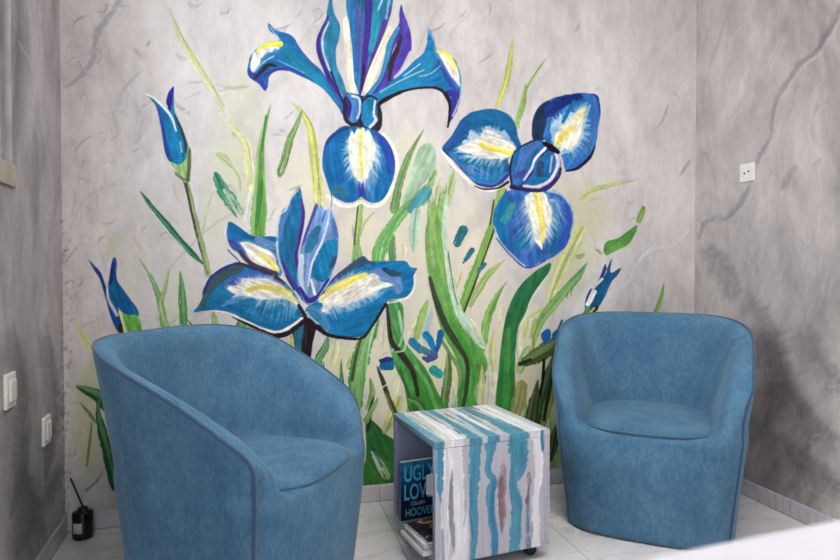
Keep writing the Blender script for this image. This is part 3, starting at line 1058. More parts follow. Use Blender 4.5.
leaf([(521, 364), (536, 356), (552, 346), (564, 336)], [7, 14, 17, 10], (74, 104, 40), taper=(.1, .1), dry=.1)
B([(520, 364), (530, 360)], 4, (34, 46, 26))
leaf([(571, 327), (563, 346), (553, 368), (545, 396), (540, 420)], [4, 10, 13, 14, 10], (38, 84, 40), streak=.2)
B([(544, 360), (543, 378), (540, 396)], [3, 3.5, 2], (16, 18, 16))
leaf([(522, 380), (519, 400), (512, 424)], [10, 14, 12], (150, 152, 74), a=.9, taper=(.1, .1))
leaf([(538, 380), (535, 398), (531, 422), (528, 436)], [4, 10, 13, 10], (54, 70, 34), streak=.25)
leaf([(553, 384), (549, 402), (543, 424)], [6, 9, 6], (126, 140, 54), a=.95)
leaf([(553, 372), (549, 392), (544, 420)], [3, 4, 3], (30, 44, 26))
leaf([(557, 424), (554, 442), (550, 462)], [5, 10, 5], (52, 72, 36), taper=(.2, .3))
part('painted_leaf')
Pg([(604, 246), (608, 241), (618, 238), (628, 231), (637, 225), (635, 234), (629, 244), (620, 249), (610, 254), (605, 255)], (72, 142, 54), ax=(.8, -.6), streak=.22)
B([(597, 250), (602, 254)], 3, (150, 160, 120), dry=.4)
leaf([(644, 206), (641, 215), (638, 223)], [4, 6, 5], (104, 152, 52), taper=(.1, .1))
leaf([(575, 255), (579, 257), (584, 254)], [3, 5, 3], (120, 160, 84), dry=.4)
leaf([(664, 283), (661, 298), (655, 314)], [2, 4, 5], (112, 156, 66), taper=(.3, .0))
# --- small blue flowers and spots
part('blue_blossom')
Pg([(379, 366), (384, 357), (392, 358), (394, 368), (388, 371), (381, 370)], (26, 100, 164)); B([(381, 361), (391, 359)], 4, (30, 46, 120))
B([(384, 354), (393, 350)], 3, (190, 200, 220), a=.7)
part('blue_blossom')
Pg([(409, 340), (418, 344), (422, 352), (415, 350)], (44, 124, 176)); B([(412, 342), (420, 350)], 8, (40, 120, 176)); B([(422, 349), (430, 354)], 7, (70, 130, 150))
B([(426, 335), (430, 340), (434, 350)], [8, 7, 5], (24, 128, 186)); B([(441, 333), (439, 342), (436, 352)], [7, 6, 4], (30, 96, 160)); B([(430, 358), (434, 356)], 8, (76, 84, 160)); B([(424, 358), (428, 361)], 4, (60, 80, 150))
part('blue_blossom')
B([(434, 370), (439, 374)], 9, (44, 146, 154))
part('blue_blossom')
B([(463, 230), (457, 243)], [10, 8], (34, 110, 124), dry=.15)
part('blue_blossom')
B([(472, 250), (464, 262)], [6, 4], (40, 116, 140), dry=.3)
part('blue_blossom')
B([(485, 264), (478, 272)], [4, 5], (52, 116, 150), dry=.3)
part('blue_blossom')
Pg([(541, 334), (549, 329), (551, 336), (546, 344), (543, 342)], (28, 92, 178)); Pg([(552, 334), (557, 330), (559, 337), (553, 340)], (34, 96, 182)); B([(557, 332), (562, 321)], [2, 3], (40, 110, 140))

# --- bud, upper left
part('iris_bud')
cl = Pg([(146, 94), (154, 99), (162, 106), (168, 108), (166, 102), (168, 94), (173.5, 86), (174, 100), (175, 112), (183, 130), (188, 146), (188, 158), (180, 165), (170, 162),
         (165, 152), (161, 128), (156, 107)], (24, 112, 166), ax=(.2, 1), streak=.2)
B([(158, 106), (162, 126), (166, 150), (170, 162)], [4, 5, 5], (44, 66, 160), clip=cl)
B([(173, 86), (170, 96), (168, 110)], [3, 6, 5], (46, 34, 132), clip=cl)
B([(176, 116), (184, 136), (187, 152)], [3, 4, 4], (40, 74, 86), clip=cl)
B([(146, 94), (154, 98), (164, 107), (172, 118), (176, 131)], [2, 3, 3.2, 2.6, 1.6], (206, 224, 230))
B([(152, 100), (160, 108)], 1.2, (70, 110, 140)); B([(180, 142), (182, 152)], 1.6, (180, 214, 222))
part('bud_calyx', 'prev')
Pg([(170, 162), (178, 165), (185, 160), (188, 146), (191, 150), (191, 166), (189, 180), (184, 182), (178, 174)], (146, 188, 116), ax=(.2, 1))
B([(189, 150), (189, 164), (188, 180)], [3, 4, 4], (84, 100, 70)); B([(176, 174), (184, 180)], 3, (110, 120, 100))
# --- bud, left
part('iris_bud')
cl = Pg([(88, 259), (94, 265), (101, 273), (106, 286), (109, 280), (111, 264), (114, 257), (117, 262), (117, 279), (126, 293), (138, 310), (137, 317), (124, 314), (118, 308), (124, 322), (126, 334),
         (118, 332), (111, 318), (106, 300), (100, 280), (94, 270)], (22, 92, 152), ax=(.4, 1), streak=.2)
B([(92, 264), (100, 274), (106, 292), (114, 314), (122, 330)], [3, 4, 5, 6, 6], (36, 66, 142), clip=cl)
B([(112, 264), (110, 282)], 5, (30, 50, 130), clip=cl)
B([(107, 286), (109, 300), (117, 315)], [2, 3.4, 3], (190, 206, 222), dry=.2)
part('bud_calyx', 'prev')
Pg([(119, 309), (125, 315), (138, 316), (141, 334), (124, 334), (122, 320)], (90, 170, 62), ax=(.3, 1), streak=.3)
B([(120, 312), (124, 326), (126, 334)], 3, (206, 214, 150)); B([(120, 326), (122, 334)], 4, (34, 40, 30))
# --- bud, right
part('iris_bud')
cl = Pg([(605, 264), (607, 270), (604, 276), (612, 258), (611, 272), (621, 268), (617, 276), (611, 283), (605, 297), (598, 308), (591, 316), (586, 312), (585, 302), (589, 291), (598, 281)], (22, 88, 138), ax=(-.5, 1))
B([(605, 264), (603, 274), (592, 288), (587, 302)], [3, 3.5, 3, 3], (40, 50, 130), clip=cl)
B([(602, 279), (593, 288)], 3, (216, 216, 226)); B([(594, 292), (588, 304)], [5, 5], (236, 234, 236))
part('bud_calyx', 'prev')
B([(588, 308), (583, 318), (579, 332)], [4, 5, 5], (70, 150, 50)); B([(596, 308), (590, 314), (582, 328)], [5, 5, 5], (26, 34, 22)); B([(594, 308), (590, 313)], 2.4, (196, 196, 110))

# --- bloom at the top
part('iris_bloom')        # throat of the flower carries its petals
Pg([(344, 96), (352, 92), (363, 96), (374, 95), (380, 104), (381, 118), (377, 130), (366, 130), (352, 126), (345, 119)], (44, 34, 60))
part('petal', 'bloom')    # left drooping
cl = Pg([(268, 23), (271, 25), (274, 29), (279, 31), (289, 34), (295, 39), (300, 48), (311, 61), (321, 70), (329, 83), (343, 103), (344, 116), (336, 104), (323, 89), (311, 81), (300, 76), (288, 71),
         (277, 71), (270, 76), (266, 91), (259, 84), (250, 78), (247, 71), (249, 60), (255, 50), (263, 44), (273, 42), (279, 42), (278, 36), (272, 33), (268, 28)], (30, 104, 166), ax=(.9, .5), streak=.2)
B([(282, 48), (296, 60), (316, 80), (336, 102)], [8, 16, 10, 5], (28, 124, 158), a=.7, clip=cl, soft=3)
B([(278, 36), (292, 38), (303, 54), (324, 76), (340, 102)], 3, (46, 92, 168), a=.8, clip=cl)
B([(276, 70), (290, 68), (306, 78), (330, 98), (343, 116)], 3.5, (40, 72, 158), clip=cl)
B([(246, 72), (256, 78), (266, 92)], [6, 8, 6], (50, 62, 160), clip=cl); B([(264, 76), (276, 70), (286, 70)], 4, (56, 60, 146), clip=cl)
B([(254, 79), (262, 71), (268, 65), (276, 66)], [2, 4, 5, 2], (40, 44, 60), clip=cl)
Pg([(279, 42), (279, 48), (272, 51), (264, 56), (257, 65), (252, 70), (250, 62), (256, 50), (265, 44)], WHT, ragged=1.2, clip=cl)
B([(258, 50), (266, 45), (280, 44)], [3, 5, 6], (214, 218, 62)); B([(254, 72), (264, 62), (274, 56)], 1.6, (170, 196, 220), clip=cl)
B([(270, 27), (275, 34), (280, 40)], 1.2, (190, 204, 226)); B([(277, 60), (290, 66), (304, 73)], 1.2, (120, 170, 206), a=.8)
part('petal', 'bloom')    # right drooping
cl = Pg([(428, 28), (433, 36), (436, 47), (440, 49), (448, 52), (454, 58), (459, 69), (462, 84), (461, 98), (457, 111), (451, 121), (447, 128), (449, 115), (450, 104), (447, 96), (441, 90), (432, 88), (418, 89),
         (400, 92), (386, 99), (380, 104), (368, 101), (363, 97), (374, 91), (397, 77), (413, 62), (423, 53), (427, 41)], (28, 112, 172), ax=(.9, -.4), streak=.18)
B([(366, 99), (390, 90), (420, 76), (430, 62)], [6, 10, 14, 10], (32, 128, 172), a=.7, clip=cl, soft=3)
B([(440, 62), (450, 76), (456, 92)], [6, 12, 8], (44, 76, 168), clip=cl); B([(449, 92), (456, 98), (451, 118)], [6, 10, 4], (54, 50, 150), clip=cl)
Pg([(437, 50), (444, 51), (452, 59), (458, 71), (460, 86), (456, 82), (450, 74), (443, 62)], WHT, ragged=.8, clip=cl)
B([(438, 51), (446, 53), (454, 64), (457, 70)], [3, 5, 3], (228, 220, 70))
B([(380, 103), (390, 97), (404, 91), (420, 88), (436, 88), (445, 94), (450, 106), (448, 127)], [5, 4, 2.5, 2.5, 3, 4, 3, 2], BLK)
B([(462, 84), (460, 98), (453, 116)], 2, (200, 206, 228), a=.9); B([(424, 70), (406, 78), (380, 92)], 1.6, (150, 200, 224), a=.8)
B([(404, 76), (412, 70), (420, 64)], 1.4, (190, 214, 230)); B([(428, 29), (434, 40)], 1.4, (160, 180, 214)); B([(420, 76), (430, 74), (440, 66)], 1.4, (190, 216, 232), a=.8)
part('petal', 'bloom')    # middle upright
B([(347, 20), (350, 60), (353, 94)], 8, (232, 226, 216), a=.75); B([(390, 30), (378, 58), (368, 88)], 9, (236, 228, 212), a=.85)
cl = Pg([(346, -12), (346, 8), (349, 24), (352, 46), (354, 80), (360, 98), (366, 78), (372, 62), (379, 46), (386, 29), (391, 14), (395, -12)], (44, 112, 162), ax=(-.1, 1), streak=.28, smooth=False)
B([(369, -10), (368, 26), (364, 66), (361, 97)], [8, 7, 6, 4], (66, 44, 138), clip=cl); B([(357, 6), (360, 34), (358, 66)], [4, 6, 5], (82, 84, 164), clip=cl, a=.9)
B([(389, 8), (384, 26), (374, 54), (366, 78)], [6, 5, 4], (84, 52, 148), clip=cl); B([(377, 0), (376, 28), (371, 50)], [6, 9, 5], (40, 134, 168), clip=cl)
B([(351, -6), (353, 30), (356, 70)], 4, (40, 104, 170), clip=cl); B([(382, 0), (378, 10)], 2, (176, 214, 226), clip=cl); B([(390, -6), (386, 18)], 3, (90, 176, 190), clip=cl, a=.9); B([(364, 66), (362, 90)], 3, (48, 26, 66), clip=cl)
part('petal', 'bloom')    # left upright
cl = Pg([(331, -6), (327, 10), (326, 18), (320, 30), (316, 44), (318, 57), (323, 69), (328, 82), (336, 93), (344, 106), (348, 98), (346, 90), (343, 80), (337, 66), (336, 50), (339, 39), (340, 25), (335, 15), (333, 6)], (44, 122, 166), ax=(.1, 1), streak=.2)
B([(327, 17), (319, 34), (318, 50), (322, 64), (330, 80), (343, 104)], [4, 5.5, 5.5, 5, 5], (66, 42, 136), clip=cl)
B([(329, 22), (323, 36), (323, 50), (328, 66), (334, 80), (342, 96)], [1.2, 2, 2, 1.6, 1.2], (224, 220, 228)); B([(331, 72), (340, 94), (344, 104)], 2, (44, 30, 70), clip=cl)
part('petal', 'bloom')    # right upright
cl = Pg([(401, 5), (399, 14), (399, 23), (393, 33), (387, 44), (384, 60), (379, 77), (372, 87), (364, 97), (373, 94), (385, 87), (396, 77), (404, 66), (411, 51), (411, 36), (408, 24), (404, 13)], (76, 62, 164), ax=(-.3, 1), streak=.18)
B([(398, 28), (390, 44), (386, 60), (380, 78), (370, 92)], [4, 6, 5, 5], (48, 128, 174), clip=cl)
B([(401, 36), (398, 48), (392, 62), (389, 80)], [3, 5, 5, 3], (56, 40, 52), clip=cl); B([(396, 44), (392, 54)], 1, (214, 206, 208)); B([(410, 52), (402, 68), (394, 78)], 2, (222, 216, 224), dry=.3)
part('petal', 'bloom')    # throat lobes
Pg([(347, 95), (356, 94), (361, 100), (361, 111), (358, 120), (352, 123), (347, 118), (350, 106)], (66, 124, 194), ax=(.1, 1))
B([(346, 98), (350, 106), (348, 116)], 4, (56, 40, 126)); B([(352, 96), (359, 99), (360, 110), (357, 118)], 2.4, (204, 210, 232))
part('petal', 'bloom')
Pg([(364, 101), (373, 99), (377, 106), (377, 118), (373, 126), (366, 127), (362, 120), (362, 108)], (28, 116, 170), ax=(.1, 1))
B([(375, 101), (374, 114), (376, 120), (370, 127)], [2, 2.4, 3, 3], (206, 220, 238)); B([(362, 118), (366, 127)], 2, (60, 110, 190))
B([(345, 98), (345, 117), (352, 125), (361, 127), (371, 131), (379, 128), (381, 114), (378, 104)], [2.5, 3, 4, 4, 4, 4, 3, 2], (46, 36, 50), clip=None)
B([(363, 100), (370, 96), (377, 99)], 2.4, (46, 36, 50))
part('petal', 'bloom')    # round lower petal
B([(328, 196), (340, 205), (353, 206), (361, 202), (370, 206), (382, 203), (392, 188), (397, 168), (394, 148), (384, 134)], 4, (238, 234, 232), a=.9)
cl = Pg([(345, 126), (335, 131), (326, 141), (322.5, 155), (322.5, 168), (326, 180), (331, 193), (341, 201), (352, 203), (358, 200), (361, 197), (366, 201), (374, 203), (384, 198), (391, 185), (395, 170), (394, 155),
         (388, 142), (378, 132), (365, 128)], (26, 102, 168), ax=(.1, 1), streak=.16)
B([(378, 134), (390, 150), (392, 170)], [8, 14, 8], (44, 74, 172), clip=cl, a=.9); B([(324, 146), (336, 133), (350, 127)], 4, (32, 58, 120), clip=cl, a=.8)
B([(362, 180), (362, 198)], [8, 6], (58, 60, 164), clip=cl); B([(370, 172), (370, 196)], 8, (74, 132, 194), clip=cl, a=.7, dry=.2)
B([(334, 192), (341, 188), (344, 196)], 6, (70, 110, 110), clip=cl, a=.6, dry=.3)
Pg([(357, 130), (350, 137), (348.5, 148), (349, 158), (351, 166), (353, 174), (357, 181), (363, 181), (368, 177), (371, 168), (374, 158), (376, 147), (373, 138), (367, 131)], (238, 234, 226), ragged=2.2, freq=3, clip=cl)
B([(361, 131), (361, 148), (361, 164), (362, 178)], [5, 4, 5, 3], (234, 222, 96), a=.9, dry=.1)
Fn([(373, 138), (377, 148), (374, 160)], [(386, 162), (383, 172), (374, 190)], (150, 188, 224), 9, 1.5, .75, cl); Fn([(350, 140), (348, 158)], [(338, 140), (338, 160)], (90, 160, 210), 6, 1.4, .6, cl)
Fn([(352, 140), (351, 156), (355, 172)], [(343, 142), (341, 160), (348, 186)], (206, 218, 232), 14, 2.0, .8, cl); Fn([(371, 140), (371, 156), (366, 172)], [(383, 148), (384, 168), (374, 190)], (206, 218, 232), 14, 2.0, .75, cl)
Fn([(356, 176), (366, 176)], [(354, 190), (370, 192)], (214, 222, 230), 8, 1.8, .8, cl)
B([(331, 193), (332, 200), (331, 207)], 1.2, (40, 100, 160))

# --- bloom at the right
part('iris_bloom')
Pg([(513, 152), (522, 145), (536, 140), (552, 144), (560, 158), (560, 170), (552, 184), (538, 191), (522, 189), (511, 180), (510, 164)], (52, 50, 132))
part('petal', 'bloom')
B([(442, 151), (452, 164), (466, 178), (478, 188), (492, 190), (505, 185)], 3.4, (236, 232, 232), a=.9)
cl = Pg([(442, 149), (451, 137), (459, 123), (468, 114), (480, 110), (494, 109), (507, 113.5), (514, 121), (518.5, 136), (521, 147), (514, 152), (511, 168), (508, 178), (500, 184), (492, 187.5), (480, 186), (472, 181),
         (461, 169), (453, 160)], (24, 94, 150), ax=(.9, .3), streak=.14)
B([(452, 156), (470, 172), (490, 180), (506, 176)], [8, 16, 14, 8], (58, 116, 184), clip=cl, soft=2, streak=.25)
B([(448, 146), (456, 138), (464, 126)], 8, (40, 80, 160), clip=cl, a=.8)
Pg([(458, 149), (465, 141), (469, 129), (479, 136), (488, 126), (498, 131), (505, 130), (511, 140), (517, 148), (512, 157), (505, 160), (495, 161), (480, 158), (465, 157)], (150, 176, 216), ragged=3, freq=3, clip=cl, ax=(.9, .3))
Pg([(460, 149), (468, 142), (473, 139), (481, 137), (488, 131), (497, 133), (507, 141), (515, 149), (512, 156), (505, 158), (495, 160), (480, 156), (466, 155)], WHT, ragged=2, freq=4, clip=cl, ax=(.9, .3))
B([(480, 144), (489, 148), (500, 150), (513, 155)], [5, 7, 6, 5], (238, 214, 66), dry=.15, clip=cl); B([(513, 150), (510, 162)], 5, (238, 220, 110), clip=cl, a=.9)
B([(459, 161), (474, 163), (486, 162), (499, 160)], [3, 6, 6, 2], (22, 106, 160), clip=cl); B([(458, 154), (470, 155)], 3, (24, 108, 162), clip=cl); B([(478, 178), (494, 178), (502, 170)], 7, (28, 110, 170), clip=cl, a=.85, dry=.2)
Fn([(466, 164), (490, 164), (506, 160)], [(468, 174), (488, 184), (502, 180)], (150, 178, 220), 10, 1.5, .6, cl)
B([(444, 150), (453, 161), (462, 171), (474, 183), (490, 187), (500, 184), (508, 177)], [2, 2.5, 3, 3.4, 4, 5, 6], (54, 52, 144), clip=cl)
B([(474, 186), (484, 189), (498, 188), (508, 182)], [1, 2, 2, 3], (40, 34, 44))
Fn([(474, 143), (484, 138), (498, 137)], [(464, 134), (480, 126), (502, 124)], (190, 204, 226), 14, 2.4, .75, cl); Fn([(468, 154), (486, 157), (504, 158)], [(456, 160), (482, 168), (502, 168)], (206, 214, 230), 14, 2.2, .8, cl); Fn([(468, 147), (468, 152)], [(452, 148), (452, 154)], (206, 214, 230), 6, 2, .7, cl)
part('petal', 'bloom')
cl = Pg([(533.5, 140), (532, 127), (535, 113), (543, 103), (557, 97), (578, 93), (590, 93.5), (598, 96), (600, 104), (600.5, 114), (598, 129), (596, 144), (591, 156), (580, 168), (566, 171), (562, 158), (556, 148), (546, 142)], (46, 106, 184), ax=(-.6, 1), streak=.2)
B([(538, 140), (539, 120), (546, 108)], [10, 15, 14], (30, 50, 84), clip=cl); B([(550, 110), (564, 101), (580, 97)], [12, 12, 6], (26, 48, 124), clip=cl); B([(566, 120), (574, 106), (584, 100)], [6, 6, 4], (28, 104, 172), clip=cl)
B([(594, 100), (597, 120), (590, 150)], [10, 10, 10], (58, 112, 190), clip=cl, streak=.25)
Pg([(552, 144), (550, 132), (553, 117), (559, 122), (560, 112), (566, 118), (571, 111), (578, 112), (590, 104), (587, 118), (584, 130), (582, 140), (575, 149), (566, 154), (557, 151)], (150, 190, 226), ragged=2.5, freq=3, clip=cl, ax=(-.5, 1))
Pg([(555, 143), (556, 134), (562, 126), (566, 123), (576, 113), (586, 107), (583, 118), (582, 128), (580, 138), (573, 147), (565, 150), (558, 149)], (238, 234, 222), ragged=1.6, freq=4, clip=cl, ax=(-.5, 1))
Fn([(560, 132), (572, 120), (584, 112)], [(553, 118), (564, 108), (586, 100)], (206, 220, 234), 14, 2.2, .75, cl); Fn([(580, 118), (580, 132), (568, 147)], [(590, 112), (592, 138), (574, 160)], (206, 220, 234), 16, 2.2, .75, cl)
B([(557, 143), (564, 135), (573, 127)], [5, 6, 3], (238, 216, 58), dry=.1); B([(577, 118), (583, 112)], 5, (238, 226, 120)); B([(563, 122), (570, 108), (574, 101)], [3, 4, 3], (24, 100, 170), clip=cl)
Fn([(582, 130), (574, 148), (562, 152)], [(596, 140), (586, 162), (566, 168)], (140, 180, 222), 10, 1.5, .5, cl)
B([(566, 171), (578, 168), (590, 157), (595, 146)], [2, 3.4, 3.4, 1.5], (30, 28, 62)); B([(543, 103), (557, 97), (578, 93), (596, 96), (600, 112)], 1.6, (30, 56, 146), clip=cl)
part('petal', 'bloom')
cl = Pg([(508, 191), (500, 200), (494, 212), (493.5, 225), (498, 239), (511, 256), (527, 268), (538, 264), (554, 257), (566, 246), (572, 231), (574, 216), (570, 203), (560, 193), (545, 189), (525, 189)], (52, 102, 184), ax=(.1, 1), streak=.22)
B([(502, 200), (499, 222), (504, 240)], [12, 14, 10], (24, 112, 172), clip=cl, soft=2); B([(512, 206), (505, 220)], 8, (66, 150, 150), clip=cl, a=.8, dry=.2); B([(516, 246), (524, 240), (530, 234)], [8, 14, 8], (24, 112, 162), clip=cl, a=.95, dry=.15)
B([(555, 208), (557, 230), (552, 250)], 7, (26, 104, 160), clip=cl, a=.85); B([(566, 208), (568, 230), (560, 246)], 8, (48, 84, 180), clip=cl)
Fn([(528, 196), (530, 220), (536, 244)], [(512, 214), (510, 238), (524, 262)], (140, 168, 216), 14, 1.8, .6, cl)
Pg([(527, 192), (526, 203), (528, 214), (532, 226), (534, 238), (538, 244), (541, 247), (545, 240), (551, 226), (552.5, 213), (549, 202), (543, 193)], (238, 236, 226), ragged=2.4, freq=3, clip=cl)
Fn([(529, 198), (531, 214), (536, 236)], [(520, 204), (522, 226), (530, 252)], (206, 216, 234), 16, 2.2, .8, cl); Fn([(549, 200), (550, 214), (546, 234)], [(560, 206), (560, 228), (550, 250)], (206, 216, 234), 14, 2, .7, cl)
B([(537, 195), (540, 212), (543, 230), (543, 242)], [6, 7, 6, 3], (240, 220, 70), a=.95, dry=.1, clip=cl)
Fn([(552, 196), (556, 202), (554, 216)], [(568, 212), (568, 230), (556, 246)], (170, 196, 228), 8, 1.5, .75, cl)
B([(548, 191), (560, 194), (570, 204), (574, 218), (571, 234)], 2.4, (218, 220, 230), a=.85); B([(494, 226), (500, 242), (513, 256), (525, 266)], [1, 2, 2.4, 1.4], (214, 218, 228)); B([(496, 238), (511, 256), (527, 268), (545, 261)], 1.4, (50, 62, 150))
part('petal', 'bloom')
cl = Pg([(513, 154), (520, 147), (533, 141), (543, 141), (546, 146), (543, 152), (534, 161), (531, 172), (522, 183), (514, 187), (509, 178), (510.5, 164)], (36, 104, 166), ax=(-.5, 1), streak=.22)
B([(536, 144), (526, 154), (516, 178)], [8, 8, 8], (84, 106, 180), clip=cl, a=.7, dry=.2); B([(517, 154), (513, 170)], 4, (28, 100, 160), clip=cl); B([(516, 176), (526, 172)], 6, (60, 70, 160), clip=cl, a=.8)
B([(544, 141), (546, 147), (536, 158), (532, 168), (524, 180)], [2, 3, 2.4, 2.4, 2], (220, 220, 236)); B([(513, 155), (510, 170), (512, 186)], 2.2, (44, 30, 86)); B([(514, 153), (522, 146), (536, 140)], 1.6, (40, 34, 84))
part('petal', 'bloom')
cl = Pg([(546, 153), (553, 148), (559, 156), (560, 167), (554, 178), (544, 186), (532, 188), (523, 185), (532, 174), (535, 162)], (32, 100, 168), ax=(-.4, 1), streak=.2)
B([(540, 164), (540, 176)], [8, 8], (48, 70, 110), clip=cl); B([(534, 178), (546, 180)], 5, (22, 112, 168), clip=cl)
B([(555, 150), (558, 164), (550, 180), (536, 187), (524, 186)], [4, 4, 3, 4, 3], (206, 208, 232)); B([(552, 156), (550, 172)], 2, (190, 200, 230), clip=cl)
B([(512, 187), (530, 190), (546, 189), (558, 178), (561, 168)], [5, 4, 4, 3, 2], (44, 34, 92)); B([(544, 143), (551, 148), (558, 152)], [3, 7, 4], (20, 14, 30))

# --- bloom at the lower left
part('iris_bloom')
Pg([(292, 318), (303, 316), (316, 324), (313, 342), (309, 362), (296, 362), (291, 344)], (36, 28, 34), ax=(0, 1))
B([(300, 324), (298, 338), (297, 350)], [7, 9, 8], (44, 104, 140)); B([(291, 330), (292, 342), (294, 352)], [3, 4, 3], (190, 196, 80), dry=.3); B([(306, 326), (306, 344)], 2, (60, 40, 50))
part('petal', 'bloom')    # small one behind
cl = Pg([(228, 222), (238, 226), (249, 234), (258, 237), (276, 237), (279, 250), (281, 276), (267, 269), (251, 264), (238, 253), (231, 248), (227, 239)], (26, 102, 166), ax=(.9, .5), streak=.16)
B([(230, 242), (240, 248), (248, 258)], 6, (60, 80, 176), clip=cl); B([(258, 240), (274, 246)], 8, (110, 146, 200), clip=cl, a=.8, dry=.2)
Pg([(241, 243), (250, 243), (262, 248), (274, 255), (279, 275), (268, 269), (254, 264), (247, 254)], WHT, ragged=1.4, clip=cl, ax=(.9, .5)); B([(258, 254), (268, 259), (276, 271)], [3, 5, 6], (238, 214, 76))
B([(240, 252), (248, 261), (258, 267), (276, 274)], [4, 5, 5, 5], (70, 56, 74)); B([(227, 224), (225, 236)], 2, (224, 226, 232)); B([(228, 250), (240, 262)], 1.6, (50, 80, 170))
part('petal', 'bloom')    # big left
cl = Pg([(194, 312), (201, 300), (204, 287), (211, 276), (223, 267), (237, 262), (250, 265), (262, 269), (276, 275), (287, 284), (296, 295), (301, 306), (302, 317), (290, 326), (276, 331), (259, 326), (243, 319), (230, 313),
         (216, 310), (203, 311)], (26, 112, 170), ax=(.9, .35), streak=.18)
B([(202, 306), (209, 288), (222, 274), (240, 268)], [5, 10, 14, 8], (60, 92, 100), clip=cl); B([(204, 292), (214, 275), (236, 263)], 3, (46, 50, 130), clip=cl)
B([(236, 263), (252, 266), (270, 273), (284, 283)], [4, 6, 6, 4], (62, 48, 76), clip=cl); B([(230, 284), (246, 276), (264, 277), (280, 284)], [10, 7, 5, 4], (64, 92, 176), clip=cl)
Pg([(228, 289), (236, 285), (243, 280), (254, 278), (268, 279), (282, 285), (291, 294), (299, 305), (292, 301), (282, 299), (262, 299), (250, 297), (238, 295)], WHT, ragged=2, freq=4, clip=cl, ax=(.9, .3))
Fn([(240, 292), (258, 296), (280, 297), (296, 301)], [(228, 298), (252, 308), (280, 312), (298, 312)], (206, 216, 232), 22, 2.2, .8, cl); Fn([(240, 286), (254, 281), (272, 281)], [(232, 280), (250, 274), (276, 274)], (190, 202, 228), 14, 2.2, .65, cl)
B([(248, 290), (262, 287), (276, 289), (290, 293)], [5, 6, 6, 5], (236, 216, 70), dry=.15); B([(284, 292), (296, 302)], 6, (236, 222, 130), clip=cl, a=.8)
Fn([(256, 298), (276, 299), (296, 304)], [(244, 316), (270, 326), (296, 318)], (140, 172, 218), 18, 1.8, .7, cl)
B([(222, 306), (236, 300), (250, 304)], [2, 6, 5], (100, 140, 204), clip=cl, a=.8, dry=.2); B([(242, 304), (252, 302)], 8, (22, 112, 162), clip=cl, a=.8); B([(268, 312), (280, 308)], [5, 8], (24, 110, 168), clip=cl, a=.7)
B([(212, 311), (228, 313), (243, 320), (260, 328), (277, 332), (290, 327), (302, 318)], [1, 1.8, 2.4, 2.6, 3, 3, 2.4], (232, 230, 234)); B([(232, 317), (245, 323), (262, 331), (276, 336), (290, 332), (303, 322)], [1, 2.5, 3.5, 5, 5, 4], BLK)
part('petal', 'bloom')    # big right
cl = Pg([(313, 303), (320, 296), (334, 277), (353, 262), (364, 256), (371, 261), (389, 261), (406, 261), (410, 267), (417, 268.5), (414, 274), (414, 287), (408, 296), (398, 299), (387, 302), (374, 322), (363, 336), (343, 337),
         (327, 333), (313, 321), (305, 310)], (24, 114, 174), ax=(.9, -.3), streak=.15)
B([(334, 280), (350, 268), (364, 260), (374, 264)], [4, 6, 10, 4], (54, 78, 112), clip=cl); B([(372, 273), (390, 276), (398, 288)], [6, 12, 12], (98, 132, 192), clip=cl, soft=2); B([(384, 269), (394, 274), (400, 274)], [4, 7, 4], (40, 80, 112), clip=cl)
B([(306, 310), (318, 312), (326, 326)], [8, 12, 10], (66, 130, 186), clip=cl, a=.9); B([(340, 272), (328, 284), (318, 298)], 2.4, (54, 56, 150), clip=cl)
Pg([(318, 303), (326, 290), (340, 281), (355, 275), (366, 273), (378, 278), (391, 286), (380, 290), (371, 295), (362, 299), (352, 302), (344, 308), (334, 305), (327, 313), (322, 305)], WHT, ragged=2, freq=4, clip=cl, ax=(.8, -.5))
Fn([(324, 304), (340, 302), (358, 298), (376, 291)], [(330, 316), (346, 314), (364, 308), (384, 296)], (206, 216, 232), 22, 2.4, .85, cl); Fn([(336, 284), (356, 276), (374, 278)], [(334, 278), (356, 268), (384, 274)], (170, 186, 220), 12, 2, .6, cl)
B([(328, 291), (344, 284), (356, 278), (366, 275)], [6, 8, 7, 4], (240, 218, 66), dry=.08); B([(322, 300), (328, 292)], 4, (238, 222, 100))
Fn([(328, 308), (346, 304), (366, 297), (386, 289)], [(334, 322), (348, 316), (366, 306), (380, 298)], (150, 178, 222), 20, 2, .75, cl)
B([(415, 274), (414, 287), (408, 297), (398, 301), (388, 303)], [1, 2.2, 2.4, 2, 1.6], (234, 232, 234)); B([(306, 312), (316, 322), (328, 333), (344, 338)], 1.8, (228, 228, 232))
B([(299, 305), (304, 314), (309, 324), (318, 328), (328, 335), (345, 338), (362, 338), (372, 326), (386, 304)], [3, 4, 6, 4, 4, 2.5, 2.5, 3, 3], BLK)
part('petal', 'bloom')    # left upright
cl = Pg([(300, 188), (293, 194), (287, 206), (281, 212), (277, 230), (276, 255), (281, 270), (290, 286), (299, 298), (310, 305), (306, 290), (300, 270), (298, 255), (301, 240), (304, 226), (305, 212), (303, 202)], (34, 108, 162), ax=(.1, 1), streak=.18)
B([(302, 200), (304, 216), (300, 242), (297, 258), (302, 282)], [3, 5, 5, 5, 5], (74, 42, 140), clip=cl); B([(290, 206), (283, 222), (280, 240)], 4, (90, 126, 196), clip=cl, a=.8); B([(282, 262), (292, 282), (302, 296)], 4, (64, 56, 150), clip=cl)
B([(299, 189), (291, 198), (286, 209), (280, 216), (277, 238), (279, 260), (288, 282), (300, 298)], [1, 2.4, 2, 2.2, 2.4, 2.4, 2.4, 1.6], (216, 220, 236)); B([(286, 276), (294, 290)], 1.4, (40, 24, 60))
part('petal', 'bloom')    # middle upright cluster
